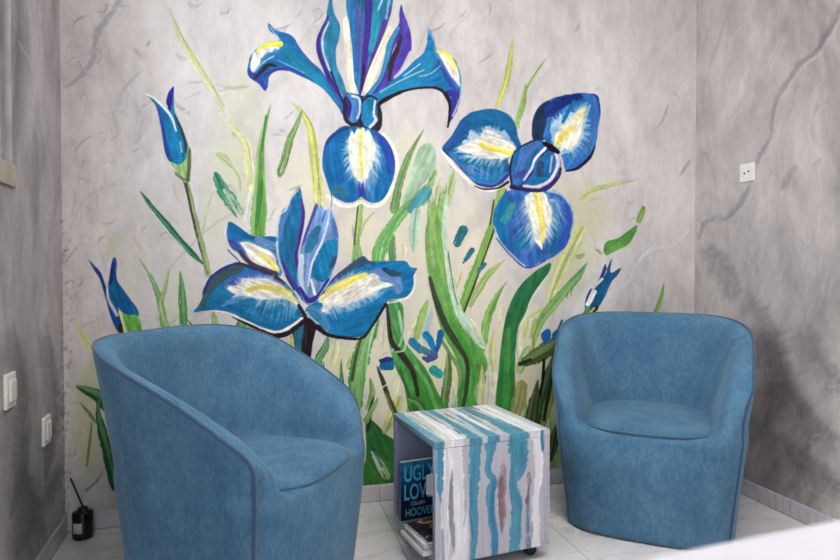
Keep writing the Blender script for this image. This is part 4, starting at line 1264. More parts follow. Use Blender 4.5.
cl = Pg([(316, 203), (319, 208), (321, 204), (325, 211), (330, 208), (335.5, 222), (338.5, 235), (338, 250), (336, 262), (330, 279), (323, 290), (316, 300), (308, 304), (301, 296), (297, 276), (300, 252), (304, 236), (309, 222)], (112, 146, 204), ax=(-.15, 1), streak=.25)
B([(315, 206), (308, 224), (301, 244)], [4, 6, 6], (76, 70, 166), clip=cl); B([(318, 228), (313, 238), (308, 250)], [6, 11, 7], (44, 110, 154), clip=cl); B([(334, 220), (336, 236)], 5, (70, 110, 180), clip=cl)
Pg([(322, 246), (330, 240), (337, 240), (338, 256), (333, 268), (324, 281), (315, 279), (311, 270)], (24, 118, 174), clip=cl); B([(336, 258), (331, 266)], 5, (54, 76, 110), clip=cl, a=.9)
B([(330, 209), (327, 226), (321, 244), (312, 264), (308, 286)], [1.5, 2.2, 2.4, 2.2, 1.5], (226, 228, 240)); B([(302, 256), (301, 276), (304, 292)], [5, 6, 3], (196, 208, 234), clip=cl, a=.9); B([(311, 280), (315, 294)], [2, 3], (232, 232, 240))
B([(300, 288), (308, 300), (318, 296), (328, 280)], [3, 5, 4, 3], (60, 46, 150), clip=cl); B([(318, 205), (314, 216)], 1, (60, 70, 110)); B([(326, 210), (322, 222)], 1.2, (50, 90, 140))


# ------------------------------------------------------------------ paint layers -> thin paint skins on the back wall
def build_mural():
    root = thing('iris_mural', (px_plane(360, 470, (0, 0, 0), (0, 1, 0)).x, -0.0006, 0.1),
                 'painted mural of big blue irises and green leaves on the wall behind the armchairs', 'mural')
    H, W, S = MC.H, MC.W, MC.S
    jj, ii = np.meshgrid(np.arange(H), np.arange(W), indexing='ij')
    X, Y = MC.x0 + ii / S, MC.y0 + jj / S
    R = np.stack([(X - 420) / F_PX, -(Y - 280) / F_PX, -np.ones_like(X)], -1) @ CR.T
    t = (-0.0006 - EYE.y) / R[..., 1]
    Pw = np.array(EYE) + R * t[..., None]
    Pw[..., 1] = -0.0006
    under = sample_cv(Pw.reshape(-1, 3)).reshape(H, W, 4)
    # brush hair structure and plaster grain in the paint film
    gr = np.random.RandomState(3)
    def octave(n):
        T = gr.rand(H // n + 3, W // n + 3) * 2 - 1
        yy, xx = jj / n, ii / n
        i, j = yy.astype(int), xx.astype(int)
        f, h = smooth01(yy - i), smooth01(xx - j)
        return (T[i, j] * (1 - f) + T[i + 1, j] * f) * (1 - h) + (T[i, j + 1] * (1 - f) + T[i + 1, j + 1] * f) * h
    nz = 0.4 * octave(3) + 0.35 * octave(7) + 0.45 * octave(22)
    lum = MC.rgb @ np.array([.3, .59, .11])
    grn = np.clip((MC.rgb[..., 1] - np.maximum(MC.rgb[..., 2], MC.rgb[..., 0] * .8)) / 60, 0, 1)[..., None]   # greens carry some white
    MC.rgb = MC.rgb + grn * (.14 * (lum[..., None] - MC.rgb) + .05 * (np.array([226, 222, 206]) - MC.rgb))
    pig = np.clip(MC.rgb * (1 + 0.11 * nz[..., None]) * np.array([1.0, 1.0, 0.95]), 0, 255)
    # paint over the wall's own washes
    al = MC.a
    oa = al + under[..., 3] * (1 - al)
    k = np.where(oa > 1e-6, al / np.maximum(oa, 1e-6), 0)[..., None]
    rgb = under[..., :3] * (1 - k) + lin(pig) * k
    # thin uneven film: lets the wall show through here and there
    rgba = np.concatenate([rgb, oa[..., None]], 2)
    vis = (MC.a > 0.02)
    idv = np.where(vis, MC.id, 0)
    cell = np.maximum(np.maximum(idv[:-1, :-1], idv[1:, :-1]), np.maximum(idv[:-1, 1:], idv[1:, 1:]))
    floor_ok = (Pw[..., 2] > BH + 0.002) & (Pw[..., 0] < XR - 0.003) & (Pw[..., 0] > XL + 0.003)
    cell = np.where(floor_ok[:-1, :-1] & floor_ok[1:, 1:] & floor_ok[1:, :-1] & floor_ok[:-1, 1:], cell, 0)
    lin_idx = np.arange(H * W).reshape(H, W)
    prev, bloom = None, None
    base = np.array(root.location)
    for q in range(1, len(IDS)):
        name, par = IDS[q]
        cy, cx = np.nonzero(cell == q)
        if len(cy) < 12:
            continue
        quads = np.stack([lin_idx[cy + 1, cx], lin_idx[cy + 1, cx + 1], lin_idx[cy, cx + 1], lin_idx[cy, cx]], 1)
        uq, inv = np.unique(quads, return_inverse=True)
        V = Pw.reshape(-1, 3)[uq] - base
        me = mesh_np(name, V, inv.reshape(quads.shape), M_BACK)
        set_paint(me, rgba.reshape(-1, 4)[uq])
        parent = root
        if par == 'prev':
            parent = prev
        elif par == 'bloom':
            parent = bloom
        o = new_obj(name, me, parent)
        if par is None:
            prev = o
            if name == 'iris_bloom':
                bloom = o
    return root


build_mural()

# ------------------------------------------------------------------ armchairs: soft solids meshed with surface nets
def smax(a, b, k):
    h = np.clip(0.5 + 0.5 * (a - b) / k, 0, 1)
    return b + (a - b) * h + k * h * (1 - h)


def sd_round(px, py, hx, hy, r):
    qx, qy = np.abs(px) - hx + r, np.abs(py) - hy + r
    return np.hypot(np.maximum(qx, 0), np.maximum(qy, 0)) + np.minimum(np.maximum(qx, qy), 0) - r


def poly_sd(pts, X, Y):
    Q = np.asarray(pts, float)
    ins = np.zeros(X.shape, bool)
    d2 = np.full(X.shape, 1e9)
    for i in range(len(Q)):
        (x1, y1), (x2, y2) = Q[i], Q[(i + 1) % len(Q)]
        if y1 != y2:
            ins ^= ((y1 > Y) != (y2 > Y)) & (X < (x2 - x1) * (Y - y1) / (y2 - y1) + x1)
        ex, ey = x2 - x1, y2 - y1
        t = np.clip(((X - x1) * ex + (Y - y1) * ey) / max(ex * ex + ey * ey, 1e-12), 0, 1)
        d2 = np.minimum(d2, (X - x1 - t * ex) ** 2 + (Y - y1 - t * ey) ** 2)
    return np.where(ins, -1, 1) * np.sqrt(d2)


def surface_nets(f, xs, ys, zs):
    nx, ny, nz = f.shape
    neg = f < 0
    cells = [neg[i:nx - 1 + i, j:ny - 1 + j, k:nz - 1 + k] for i in (0, 1) for j in (0, 1) for k in (0, 1)]
    cnt = sum(c.astype(int) for c in cells)
    mixed = (cnt > 0) & (cnt < 8)
    ci, cj, ck = np.nonzero(mixed)
    vid = np.full(mixed.shape, -1)
    vid[ci, cj, ck] = np.arange(len(ci))
    acc, n = np.zeros((len(ci), 3)), np.zeros(len(ci))
    cs = [(i, j, k) for i in (0, 1) for j in (0, 1) for k in (0, 1)]
    for a in cs:
        for ax in range(3):
            if a[ax]:
                continue
            b = list(a)
            b[ax] = 1
            fa, fb = f[ci + a[0], cj + a[1], ck + a[2]], f[ci + b[0], cj + b[1], ck + b[2]]
            m = (fa < 0) != (fb < 0)
            t = np.where(m, fa / np.where(m, fa - fb, 1), 0)
            p = np.tile(np.array(a, float), (len(ci), 1))
            p[:, ax] = t
            acc += p * m[:, None]
            n += m
    loc = acc / n[:, None] + np.stack([ci, cj, ck], 1)
    V = np.stack([xs[0] + loc[:, 0] * (xs[1] - xs[0]), ys[0] + loc[:, 1] * (ys[1] - ys[0]), zs[0] + loc[:, 2] * (zs[1] - zs[0])], 1)
    quads = []
    for ax in range(3):
        o1, o2 = [(1, 2), (2, 0), (0, 1)][ax]
        lo = [slice(1, -1)] * 3
        lo[ax] = slice(0, -1)
        hi = list(lo)
        hi[ax] = slice(1, None)
        A, Bn = neg[tuple(lo)], neg[tuple(hi)]
        idx = np.argwhere(A != Bn)
        fl = A[tuple(idx.T)]
        off = np.ones(3, int)
        off[ax] = 0
        idx = idx + off
        def cell(d1, d2):
            q = idx.copy()
            q[:, o1] -= d1
            q[:, o2] -= d2
            return vid[q[:, 0], q[:, 1], q[:, 2]]
        q = np.stack([cell(1, 1), cell(0, 1), cell(0, 0), cell(1, 0)], 1)
        q[~fl] = q[~fl][:, ::-1]
        quads.append(q)
    return V, np.concatenate(quads)


def relax(V, Q, it=2, lam=0.5):
    e = np.concatenate([Q[:, [0, 1]], Q[:, [1, 2]], Q[:, [2, 3]], Q[:, [3, 0]]])
    for _ in range(it):
        s, n = np.zeros_like(V), np.zeros(len(V))
        for a, b in ((0, 1), (1, 0)):
            np.add.at(s, e[:, a], V[e[:, b]])
            np.add.at(n, e[:, a], 1)
        V = V + lam * (s / n[:, None] - V)
    return V


def sstep(x, a, b):
    return smooth01((x - a) / (b - a))


SEAT_Z = 0.412
PROFILE = [(-0.352, 0.16), (-0.350, 0.24), (-0.345, 0.32), (-0.334, 0.395), (-0.312, 0.46), (-0.276, 0.515), (-0.20, 0.584), (-0.07, 0.662), (0.06, 0.724), (0.16, 0.763), (0.25, 0.787), (0.35, 0.797), (0.55, 0.80)]
PROF = spline(PROFILE, 0.01)
PROF_POLY = [(-0.60, -0.3), (-0.60, 0.12), (-0.36, 0.14)] + [tuple(p) for p in PROF] + [(0.55, -0.3)]


def plan_sd(x, y, z):
    k = np.clip(z / 0.80, 0, 1) ** 1.35
    a = 0.294 + 0.100 * k
    yb = 0.308 + 0.042 * k
    yf = -0.345 + 0.035 * (1 - np.clip(z / 0.40, 0, 1)) ** 1.3
    c, h = (yb + yf) / 2, (yb - yf) / 2
    yy = y - c
    yy = np.where(yy < 0, yy - 0.035 * np.minimum((x / a) ** 2, 1.3), yy)
    db = sd_round(x, yy, a, h, 0.298)
    df = sd_round(x, yy, a, h, 0.115)
    w = sstep(yy, -0.06, 0.06)
    return db * w + df * (1 - w)


def chair_meshes():
    st = 0.0085
    xs, ys, zs = np.arange(-0.46, 0.461, st), np.arange(-0.44, 0.441, st), np.arange(-0.03, 0.851, st)
    X, Y, Z = np.meshgrid(xs, ys, zs, indexing='ij')
    XS, YS, ZS = xs, ys, zs
    plan = plan_sd(X, Y, Z)
    y2, z2 = np.meshgrid(ys, zs, indexing='ij')
    prof = poly_sd(PROF_POLY, y2, z2)[None]
    body = smax(plan, prof + 0 * plan, 0.022)
    k = sstep(Z, 0.36, 0.80)
    ai, bi = 0.228 + 0.090 * k, 0.203 + 0.066 * k
    hy = (bi + 1.0) / 2
    cav = sd_round(X, Y - (bi - hy), ai, hy, 0.20)
    cav = smax(cav, 0.33 - Z, 0.02)
    body = smax(body, -cav, 0.066)
    base = smax(plan + 0.001, Z - (SEAT_Z - 0.010), 0.03)
    body = -smax(-body, -base, 0.035)
    body = smax(body, 0.004 - Z, 0.01)
    V, Q = surface_nets(body, xs, ys, zs)
    shell = mesh_np('body', relax(V, Q, 2), Q, M_FABRIC, True)
    # seat cushion
    xs, ys, zs = np.arange(-0.30, 0.301, 0.007), np.arange(-0.42, 0.281, 0.007), np.arange(0.31, 0.511, 0.007)
    X, Y, Z = np.meshgrid(xs, ys, zs, indexing='ij')
    cs = cushion_plan(X, Y)
    crown = SEAT_Z + 0.022 * (1 - (X / 0.27) ** 2) * (1 - np.clip((Y + 0.06) / 0.30, -1, 1) ** 2)
    f = smax(smax(cs, Z - crown, 0.03), SEAT_Z - 0.05 - Z, 0.02)
    V, Q = surface_nets(f, xs, ys, zs)
    seat = mesh_np('seat_cushion', relax(V, Q, 2), Q, M_FABRIC, True)
    # cushion piping
    pts = []
    for i in range(120):
        t = 2 * math.pi * i / 120
        lo, hi = 0.02, 0.6
        c0 = (0.0, -0.06)
        for _ in range(30):
            m = (lo + hi) / 2
            if cushion_plan(np.array(c0[0] + m * math.sin(t)), np.array(c0[1] + m * math.cos(t))) < -0.004:
                lo = m
            else:
                hi = m
        pts.append((c0[0] + lo * math.sin(t), c0[1] + lo * math.cos(t), SEAT_Z - 0.010))
    bm = bmesh.new()
    add_tube(bm, pts, 0.0058, 8, True)
    pipe1 = bpy.data.meshes.new('piping')
    bm.to_mesh(pipe1)
    bm.free()
    # piping along the outer top edge and down both front corners
    edge = []
    th0 = math.radians(131)
    def radius(t, zf):
        lo, hi = 0.1, 0.6
        for _ in range(34):
            m = (lo + hi) / 2
            x, y = m * math.sin(t), m * math.cos(t)
            if plan_sd(np.array(x), np.array(y), np.array(zf(y))) < 0:
                lo = m
            else:
                hi = m
        return lo
    def Hy(y):
        return float(np.interp(y, PROF[:, 0], PROF[:, 1]))
    top = []
    for i in range(141):
        t = -th0 + 2 * th0 * i / 140
        r = radius(t, Hy)
        top.append((r * math.sin(t), r * math.cos(t), Hy(r * math.cos(t))))
    zt = top[0][2]
    down = []
    for i in range(1, 26):
        z = zt * (1 - i / 25) + 0.012 * i / 25
        r = radius(-th0, lambda y: z)
        down.append((-r * math.sin(th0), r * math.cos(th0), z))
    left = down[::-1]
    right = [(-x, y, z) for x, y, z in down]
    path = left + top + right
    P = np.array(path)
    for _ in range(3):
        P[1:-1] = P[1:-1] * 0.5 + 0.25 * (P[:-2] + P[2:])
    # sink the cord halfway into the cloth
    def val(p):
        q = np.stack([(p[:, 0] - XS[0]) / st, (p[:, 1] - YS[0]) / st, (p[:, 2] - ZS[0]) / st], 1)
        q = np.clip(q, 0, np.array(body.shape) - 1.001)
        i = q.astype(int)
        f = q - i
        r = 0
        for a in (0, 1):
            for b in (0, 1):
                for c in (0, 1):
                    r = r + body[i[:, 0] + a, i[:, 1] + b, i[:, 2] + c] * (f[:, 0] if a else 1 - f[:, 0]) * (f[:, 1] if b else 1 - f[:, 1]) * (f[:, 2] if c else 1 - f[:, 2])
        return r
    for _ in range(6):
        e = 0.006
        G = np.stack([(val(P + e * np.eye(3)[k]) - val(P - e * np.eye(3)[k])) / (2 * e) for k in range(3)], 1)
        G /= np.maximum(np.linalg.norm(G, axis=1), 0.3)[:, None]
        P = P - G * (val(P) - 0.0005)[:, None] * 0.8
    for _ in range(4):
        P[1:-1] = P[1:-1] * 0.5 + 0.25 * (P[:-2] + P[2:])
    bm = bmesh.new()
    add_tube(bm, P, 0.0058, 8)
    pipe2 = bpy.data.meshes.new('piping')
    bm.to_mesh(pipe2)
    bm.free()
    for me in (pipe1, pipe2):
        me.materials.append(M_PIPE)
        for p in me.polygons:
            p.use_smooth = True
    return shell, seat, pipe1, pipe2


def cushion_plan(x, y):
    yf, yb = -0.338, 0.20
    c, h = (yf + yb) / 2, (yb - yf) / 2
    yy = y - c
    yy = np.where(yy < 0, yy - 0.045 * (x / 0.26) ** 2, yy)
    db, df = sd_round(x, yy, 0.236, h, 0.19), sd_round(x, yy, 0.236, h, 0.125)
    w = sstep(yy, -0.05, 0.05)
    return db * w + df * (1 - w)


SHELL, SEAT, PIPE_SEAT, PIPE_EDGE = chair_meshes()


def armchair(loc, rz, label):
    t = thing('tub_armchair', loc, label, 'armchair', rz, 'blue tub armchairs')
    new_obj('body', SHELL, t)
    new_obj('piping', PIPE_EDGE, t)
    s = new_obj('seat_cushion', SEAT, t)
    new_obj('piping', PIPE_SEAT, s)
    return t


armchair((-0.085, -0.57, 0.0), math.radians(57), 'blue tub armchair on the left, turned sideways between the corner and the striped cube')
armchair((1.515, -0.40, 0.0), math.radians(-38), 'blue tub armchair on the right, facing forward beside the wall with the socket')


# ------------------------------------------------------------------ striped cube table on casters
TOPZ = 0.4476
cB, cC, cA = px_plane(436, 443, (0, 0, TOPZ), (0, 0, 1)), px_plane(547.5, 427, (0, 0, TOPZ), (0, 0, 1)), px_plane(396.5, 410, (0, 0, TOPZ), (0, 0, 1))
uu, vv = (cC - cB), (cA - cB)
CW, CD = uu.length * 0.975, vv.length * 0.885
ang = 0.45 * math.atan2(uu.y, uu.x) + 0.55 * (math.atan2(vv.y, vv.x) - math.pi / 2)
CZ0, TH = 0.050, 0.022
cB = cB + vv.normalized() * 0.006
cube = thing('cube_side_table', (cB.x, cB.y, 0), 'cube side table painted in blue, white and grey stripes, on casters between the armchairs', 'side table', ang)


def panel(name, o, u, v, n, w, h, th, cv, mat, nu, nv, parent, rim=None):
    """board with a painted front: fine grid face (from a paint layer) plus plain body; o = lower left front corner"""
    o, u, v, n = (np.array(q, float) for q in (o, u, v, n))
    us, vs = np.linspace(0, 1, nu + 1), np.linspace(0, 1, nv + 1)
    U, Vv = np.meshgrid(us, vs)
    P = o + U.ravel()[:, None] * u * w + Vv.ravel()[:, None] * v * h
    k = np.arange((nu + 1) * (nv + 1)).reshape(nv + 1, nu + 1)
    Fq = np.stack([k[:-1, :-1], k[:-1, 1:], k[1:, 1:], k[1:, :-1]], -1).reshape(-1, 4)
    x = U.ravel() * (cv.W - 1)
    y = (1 - Vv.ravel()) * (cv.H - 1)
    i, j = np.minimum(x.astype(int), cv.W - 2), np.minimum(y.astype(int), cv.H - 2)
    f, g_ = (x - i)[:, None], (y - j)[:, None]
    src = np.concatenate([lin(cv.rgb), cv.a[..., None]], 2)
    C = (src[j, i] * (1 - f) + src[j, i + 1] * f) * (1 - g_) + (src[j + 1, i] * (1 - f) + src[j + 1, i + 1] * f) * g_
    ex = []
    for d in (0, th):
        for a, b in ((0, 0), (1, 0), (1, 1), (0, 1)):
            ex.append(o + u * w * a + v * h * b - n * d)
    m = len(P)
    ef = [(m + 1, m + 0, m + 4, m + 5), (m + 2, m + 1, m + 5, m + 6), (m + 3, m + 2, m + 6, m + 7), (m + 0, m + 3, m + 7, m + 4), (m + 4, m + 7, m + 6, m + 5)]
    ec = np.zeros((8, 4))
    if rim is not None:
        ec[:, :3] = lin(rim)
        ec[:, 3] = 1
    me = mesh_np(name, np.concatenate([P, ex]), np.concatenate([Fq, np.array(ef)]), mat)
    set_paint(me, np.concatenate([C, ec]))
    return new_obj(name, me, parent)


TEALS, BLUES, WHITES, GREYS, BROWN = (70, 142, 170), (46, 118, 160), (226, 226, 232), (150, 150, 160), (120, 96, 104)
FC = Canvas(0, 0, 110, 100, 3.0)      # front face, 110 x 100 units
S_ = lambda *a, **k: FC.brush(*a, **dict(dict(rough=.34), **k))
S_([(55, -4), (55, 104)], 130, (182, 182, 194), streak=.05)
S_([(4, 0), (4, 20), (5, 46)], [7, 7, 3], TEALS, taper=(0, .3)); S_([(12, -2), (11, 40), (9, 102)], [8, 10, 8], WHITES, dry=.05)
S_([(20, -2), (21, 50), (20, 102)], [9, 11, 12], WHITES, streak=.08); S_([(29, 56), (27, 100)], [3, 6], WHITES, taper=(.3, 0))
S_([(15, 18), (14, 50), (17, 92)], [2, 5, 4], (140, 140, 152), dry=.3, taper=(.3, .3)); S_([(6, 70), (7, 100)], 4, (168, 170, 184))
S_([(37, -2), (36, 22), (35, 48), (36, 72), (34, 102)], [12, 11, 9, 7, 5], TEALS, streak=.12); S_([(33, 30), (32, 60), (34, 80)], 2, BLUES, a=.8)
S_([(52, -2), (49, 18), (49, 26), (54, 34), (50, 46), (52, 66), (55, 84), (54, 102)], [12, 6, 6, 8, 6, 8, 7, 6], TEALS, streak=.15); S_([(54, 34), (53, 60), (56, 84), (55, 102)], [4, 4, 5, 5], BLUES)
S_([(63, 20), (62, 50), (64, 64), (62, 84)], [9, 8, 5, 2], (150, 134, 148), dry=.25, taper=(.2, .3)); S_([(62, 30), (61, 54), (62, 82)], [5, 5, 2], (124, 92, 104), dry=.3, taper=(.2, .3))
S_([(78, -2), (79, 14), (80, 28), (76, 38)], [19, 17, 10, 3], TEALS, taper=(0, .1)); S_([(72, 16), (73, 40), (77, 60), (76, 80), (74, 102)], [3, 7, 11, 11, 11], TEALS, streak=.14); S_([(82, 4), (82, 22)], 5, BLUES, a=.7)
S_([(89, 40), (88, 60), (88, 100)], [2, 4, 5], (96, 124, 150), dry=.4); S_([(88, 30), (90, 44)], 4, (140, 124, 134), dry=.3, taper=(.3, .3)); S_([(87, 52), (87, 60)], 3.5, (120, 80, 92), dry=.2, taper=(.3, .3)); S_([(94, 68), (93, 88)], 3, (140, 120, 128), dry=.35)
S_([(96, -2), (99, 30), (96, 60), (97, 102)], [10, 8, 7, 9], WHITES, streak=.06); S_([(102, 0), (103, 14)], [3, 3], BLUES, taper=(0, .3)); S_([(107, 54), (107, 70)], [4, 3], (128, 92, 104), dry=.25, taper=(.3, .3)); S_([(107, 20), (106, 100)], 3, (168, 168, 182))
TC = Canvas(0, 0, 110, 110, 3.0)      # top, back edge at 0
S_ = lambda *a, **k: TC.brush(*a, **dict(dict(rough=.34), **k))
S_([(55, -4), (55, 114)], 130, (190, 192, 196), streak=.06)
S_([(4, -2), (4, 112)], 8, (96, 150, 172), dry=.2); S_([(13, -2), (14, 50), (15, 112)], [7, 9, 10], (210, 210, 206), dry=.25); S_([(10, 20), (11, 80)], 3, (150, 160, 150), dry=.4)
S_([(24, -2), (23, 60), (22, 112)], [6, 9, 12], WHITES, dry=.1); S_([(28, 4), (30, 60)], [4, 3], (140, 138, 140), dry=.4); S_([(30, 96), (31, 74)], 3, (110, 110, 116), dry=.4, taper=(.2, .3))
S_([(37, -2), (38, 50), (37, 112)], [9, 8, 12], TEALS, dry=.12); S_([(45, -2), (44, 70)], 5, (206, 206, 200), dry=.3); S_([(46, 20), (48, 60)], 3, (128, 112, 110), dry=.4)
S_([(54, 112), (53, 60), (56, 30)], [12, 7, 3], TEALS, dry=.2); S_([(60, -2), (62, 50), (60, 90)], [6, 8, 5], WHITES, dry=.2); S_([(66, 10), (66, 60)], 5, (104, 156, 176), dry=.3); S_([(63, 40), (64, 96)], 2.4, (150, 140, 140), dry=.4)
S_([(78, 112), (79, 70), (76, 30), (78, -2)], [20, 15, 10, 6], TEALS, dry=.16); S_([(72, 0), (71, 60)], 3, (122, 104, 96), dry=.35, taper=(.2, .3)); S_([(84, -2), (86, 20)], 6, (128, 108, 84), dry=.3, taper=(.2, .3))
S_([(89, -2), (90, 60), (93, 112)], [6, 7, 10], WHITES, dry=.1); S_([(98, -2), (99, 112)], [8, 8], WHITES, dry=.05); S_([(104, 0), (105, 60), (103, 112)], [6, 4, 3], (180, 190, 196), dry=.2)
for x in (8, 18, 33, 50, 58, 69, 82, 94):
    S_([(x, 5 + x % 37), (x + 1, 40 + x % 29), (x + .5, 70 + x % 31)], [1, 2, 1], (228, 228, 226), dry=.4)

fh = TOPZ - TH - CZ0
panel('front_panel', (0, 0, CZ0), (1, 0, 0), (0, 0, 1), (0, -1, 0), CW, fh - 0.0012, TH, FC, M_CUBE, 170, 150, cube, (150, 160, 182))
panel('top_panel', (0, 0, TOPZ), (1, 0, 0), (0, 1, 0), (0, 0, 1), CW, CD, TH, TC, M_CUBE, 170, 170, cube, (104, 150, 172))
# painted edge of the top board, carried on from the front
FE = Canvas(0, 0, 110, 6, 3.0)
S_ = FE.brush
S_([(55, -4), (55, 10)], 130, (190, 190, 200), streak=.04)
for x, w, c in ((4, 8, TEALS), (12, 8, WHITES), (21, 10, WHITES), (37, 12, TEALS), (54, 12, TEALS), (79, 19, TEALS), (96, 11, WHITES), (102, 3, BLUES)):
    S_([(x, -3), (x, 9)], w, c)
panel('edge_band', (0, -0.0008, TOPZ - TH + 0.0006), (1, 0, 0), (0, 0, 1), (0, -1, 0), CW, TH - 0.0012, 0.0008, FE, M_CUBE, 170, 4, cube, (190, 190, 200))


def board(name, lo, hi, c, parent=cube, bev=0.001):
    bm = bmesh.new()
    add_box(bm, lo, hi, None, bev, 1)
    o = bm_obj(name, bm, M_TEAL, parent)
    v = np.zeros((len(o.data.vertices), 4))
    v[:, :3] = lin(c)
    v[:, 3] = 0.0 if c is None else 1.0
    set_paint(o.data, v)
    return o


board('back_panel', (0, CD - TH, CZ0), (CW, CD, TOPZ - TH - .0006), (150, 158, 186))
board('end_panel', (CW - TH, TH + .0004, CZ0 + TH), (CW - .0004, CD - TH - .0004, TOPZ - TH - .0006), (126, 130, 160))
board('bottom_panel', (0, TH + .0004, CZ0), (CW - .0004, CD - TH - .0004, CZ0 + TH - .0004), (128, 142, 168))
for x, y in ((0.05, 0.055), (CW - 0.05, 0.055), (0.05, CD - 0.055), (CW - 0.05, CD - 0.055)):
    bm = bmesh.new()
    add_box(bm, (x - .024, y - .024, CZ0 - .006), (x + .024, y + .024, CZ0), None, .001, 1)
    for s in (-1, 1):
        add_box(bm, (x - .012, y + s * .0205 - .0015, .018), (x + .02, y + s * .0205 + .0015, CZ0 - .006), None)
    c = bm_obj('caster', bm, M_RUBBER, cube)
    bm = bmesh.new()
    Mx = Matrix.Translation((x + .004, y, .0215)) @ Matrix.Rotation(math.pi / 2, 4, 'X')
    add_lathe(bm, [(.006, -.018), (.018, -.018), (.0212, -.014), (.0212, .014), (.018, .018), (.006, .018)], 24, Mx)
    bm_obj('wheel', bm, M_RUBBER, c, True)

CUBE_M = Matrix.Translation((cB.x, cB.y, 0)) @ Matrix.Rotation(ang, 4, 'Z')


def text_mesh(name, body, height, mat, parent, M, xs=0.6, bold=0.0, depth=0.0003):
    cu = bpy.data.curves.new(name, 'FONT')
    cu.body = body
    cu.size = 1.0
    cu.extrude = 0.0
    cu.offset = bold
    cu.align_x = 'LEFT'
    o = bpy.data.objects.new(name, cu)
    COL.objects.link(o)
    dg = bpy.context.evaluated_depsgraph_get()
    me = bpy.data.meshes.new_from_object(o.evaluated_get(dg))
    bpy.data.objects.remove(o)
    co = np.array([v.co for v in me.vertices])
    lo, hi = co.min(0), co.max(0)
    k = height / (hi[1] - lo[1])
    for v in me.vertices:
        p = Vector(((v.co.x - lo[0]) * k * xs, (v.co.y - lo[1]) * k, 0))
        v.co = M @ p
    me.materials.clear()
    me.materials.append(mat)
    me.name = name
    return new_obj(name, me, parent), (hi[0] - lo[0]) * k * xs


# --- paperback standing in the cube
Nb = NT('novel_cover')
tcb = Nb.n('ShaderNodeTexCoord')
w1 = Nb.noise(Nb.mapping(tcb.outputs['Object'], scale=(1, 1, .5)), 28, 6, .65, 1.2)
sp = Nb.n('ShaderNodeSeparateXYZ')
Nb.l(tcb.outputs['Object'], sp.inputs[0])
hgt = Nb.math('MULTIPLY', sp.outputs['Z'], 2.6)
Nb.l(Nb.ramp(Nb.math('ADD', Nb.math('MULTIPLY', w1, .75), Nb.math('SUBTRACT', hgt, .22)),
             [(.22, lin4((8, 14, 36))), (.45, lin4((14, 52, 108))), (.62, lin4((20, 96, 160))), (.9, lin4((60, 160, 200)))]), Nb.b.inputs['Base Color'])
Nb.b.inputs['Roughness'].default_value = .3
M_NOVEL = Nb.m
M_PAGES = plain('book_pages', (222, 212, 190), .8, vary=.06, scale=200)
M_CYAN = plain('cyan_ink', (104, 196, 228), .4, vary=.12, scale=50)
M_PALE = plain('pale_ink', (196, 222, 238), .4, vary=.05)


def book(name, loc, rz, w, h, t, label, mat, cat='book', group=None, tilt=0.0):
    r = thing(name, loc, label, cat, rz, group)
    r.rotation_euler = (tilt, 0, rz)
    bm = bmesh.new()
    add_box(bm, (0, 0, 0), (w, .0012, h)); add_box(bm, (0, t - .0012, 0), (w, t, h)); add_box(bm, (0, .0012, 0), (.0014, t - .0012, h))
    bm_obj('cover', bm, mat, r)
    bm = bmesh.new()
    add_box(bm, (.0015, .0013, .002), (w - .002, t - .0013, h - .002))
    bm_obj('pages', bm, M_PAGES, r)
    return r


BZ = CZ0 + TH
bp = CUBE_M @ Vector((-0.004, CD - TH - 0.075, BZ + 0.0006))
BW, BHt = 0.138, 0.215
novel = book('paperback_book', bp, ang + 0.03, BW, BHt, 0.026, 'blue paperback novel standing upright inside the striped cube, title in tall cyan letters', M_NOVEL)
Mt = lambda x, z: Matrix.Translation((x, -.0004, z)) @ Matrix.Rotation(math.pi / 2, 4, 'X')
text_mesh('title_lettering', 'UGLY', .060, M_CYAN, novel, Mt(.013, .141), .60, .018)
text_mesh('title_lettering', 'LOVE', .060, M_CYAN, novel, Mt(.013, .073), .58, .018)
text_mesh('author_lettering', 'COLLEEN', .013, M_PALE, novel, Mt(.040, .052), .72, .006)
text_mesh('author_lettering', 'HOOVER', .030, M_CYAN, novel, Mt(.018, .012), .70, .010)

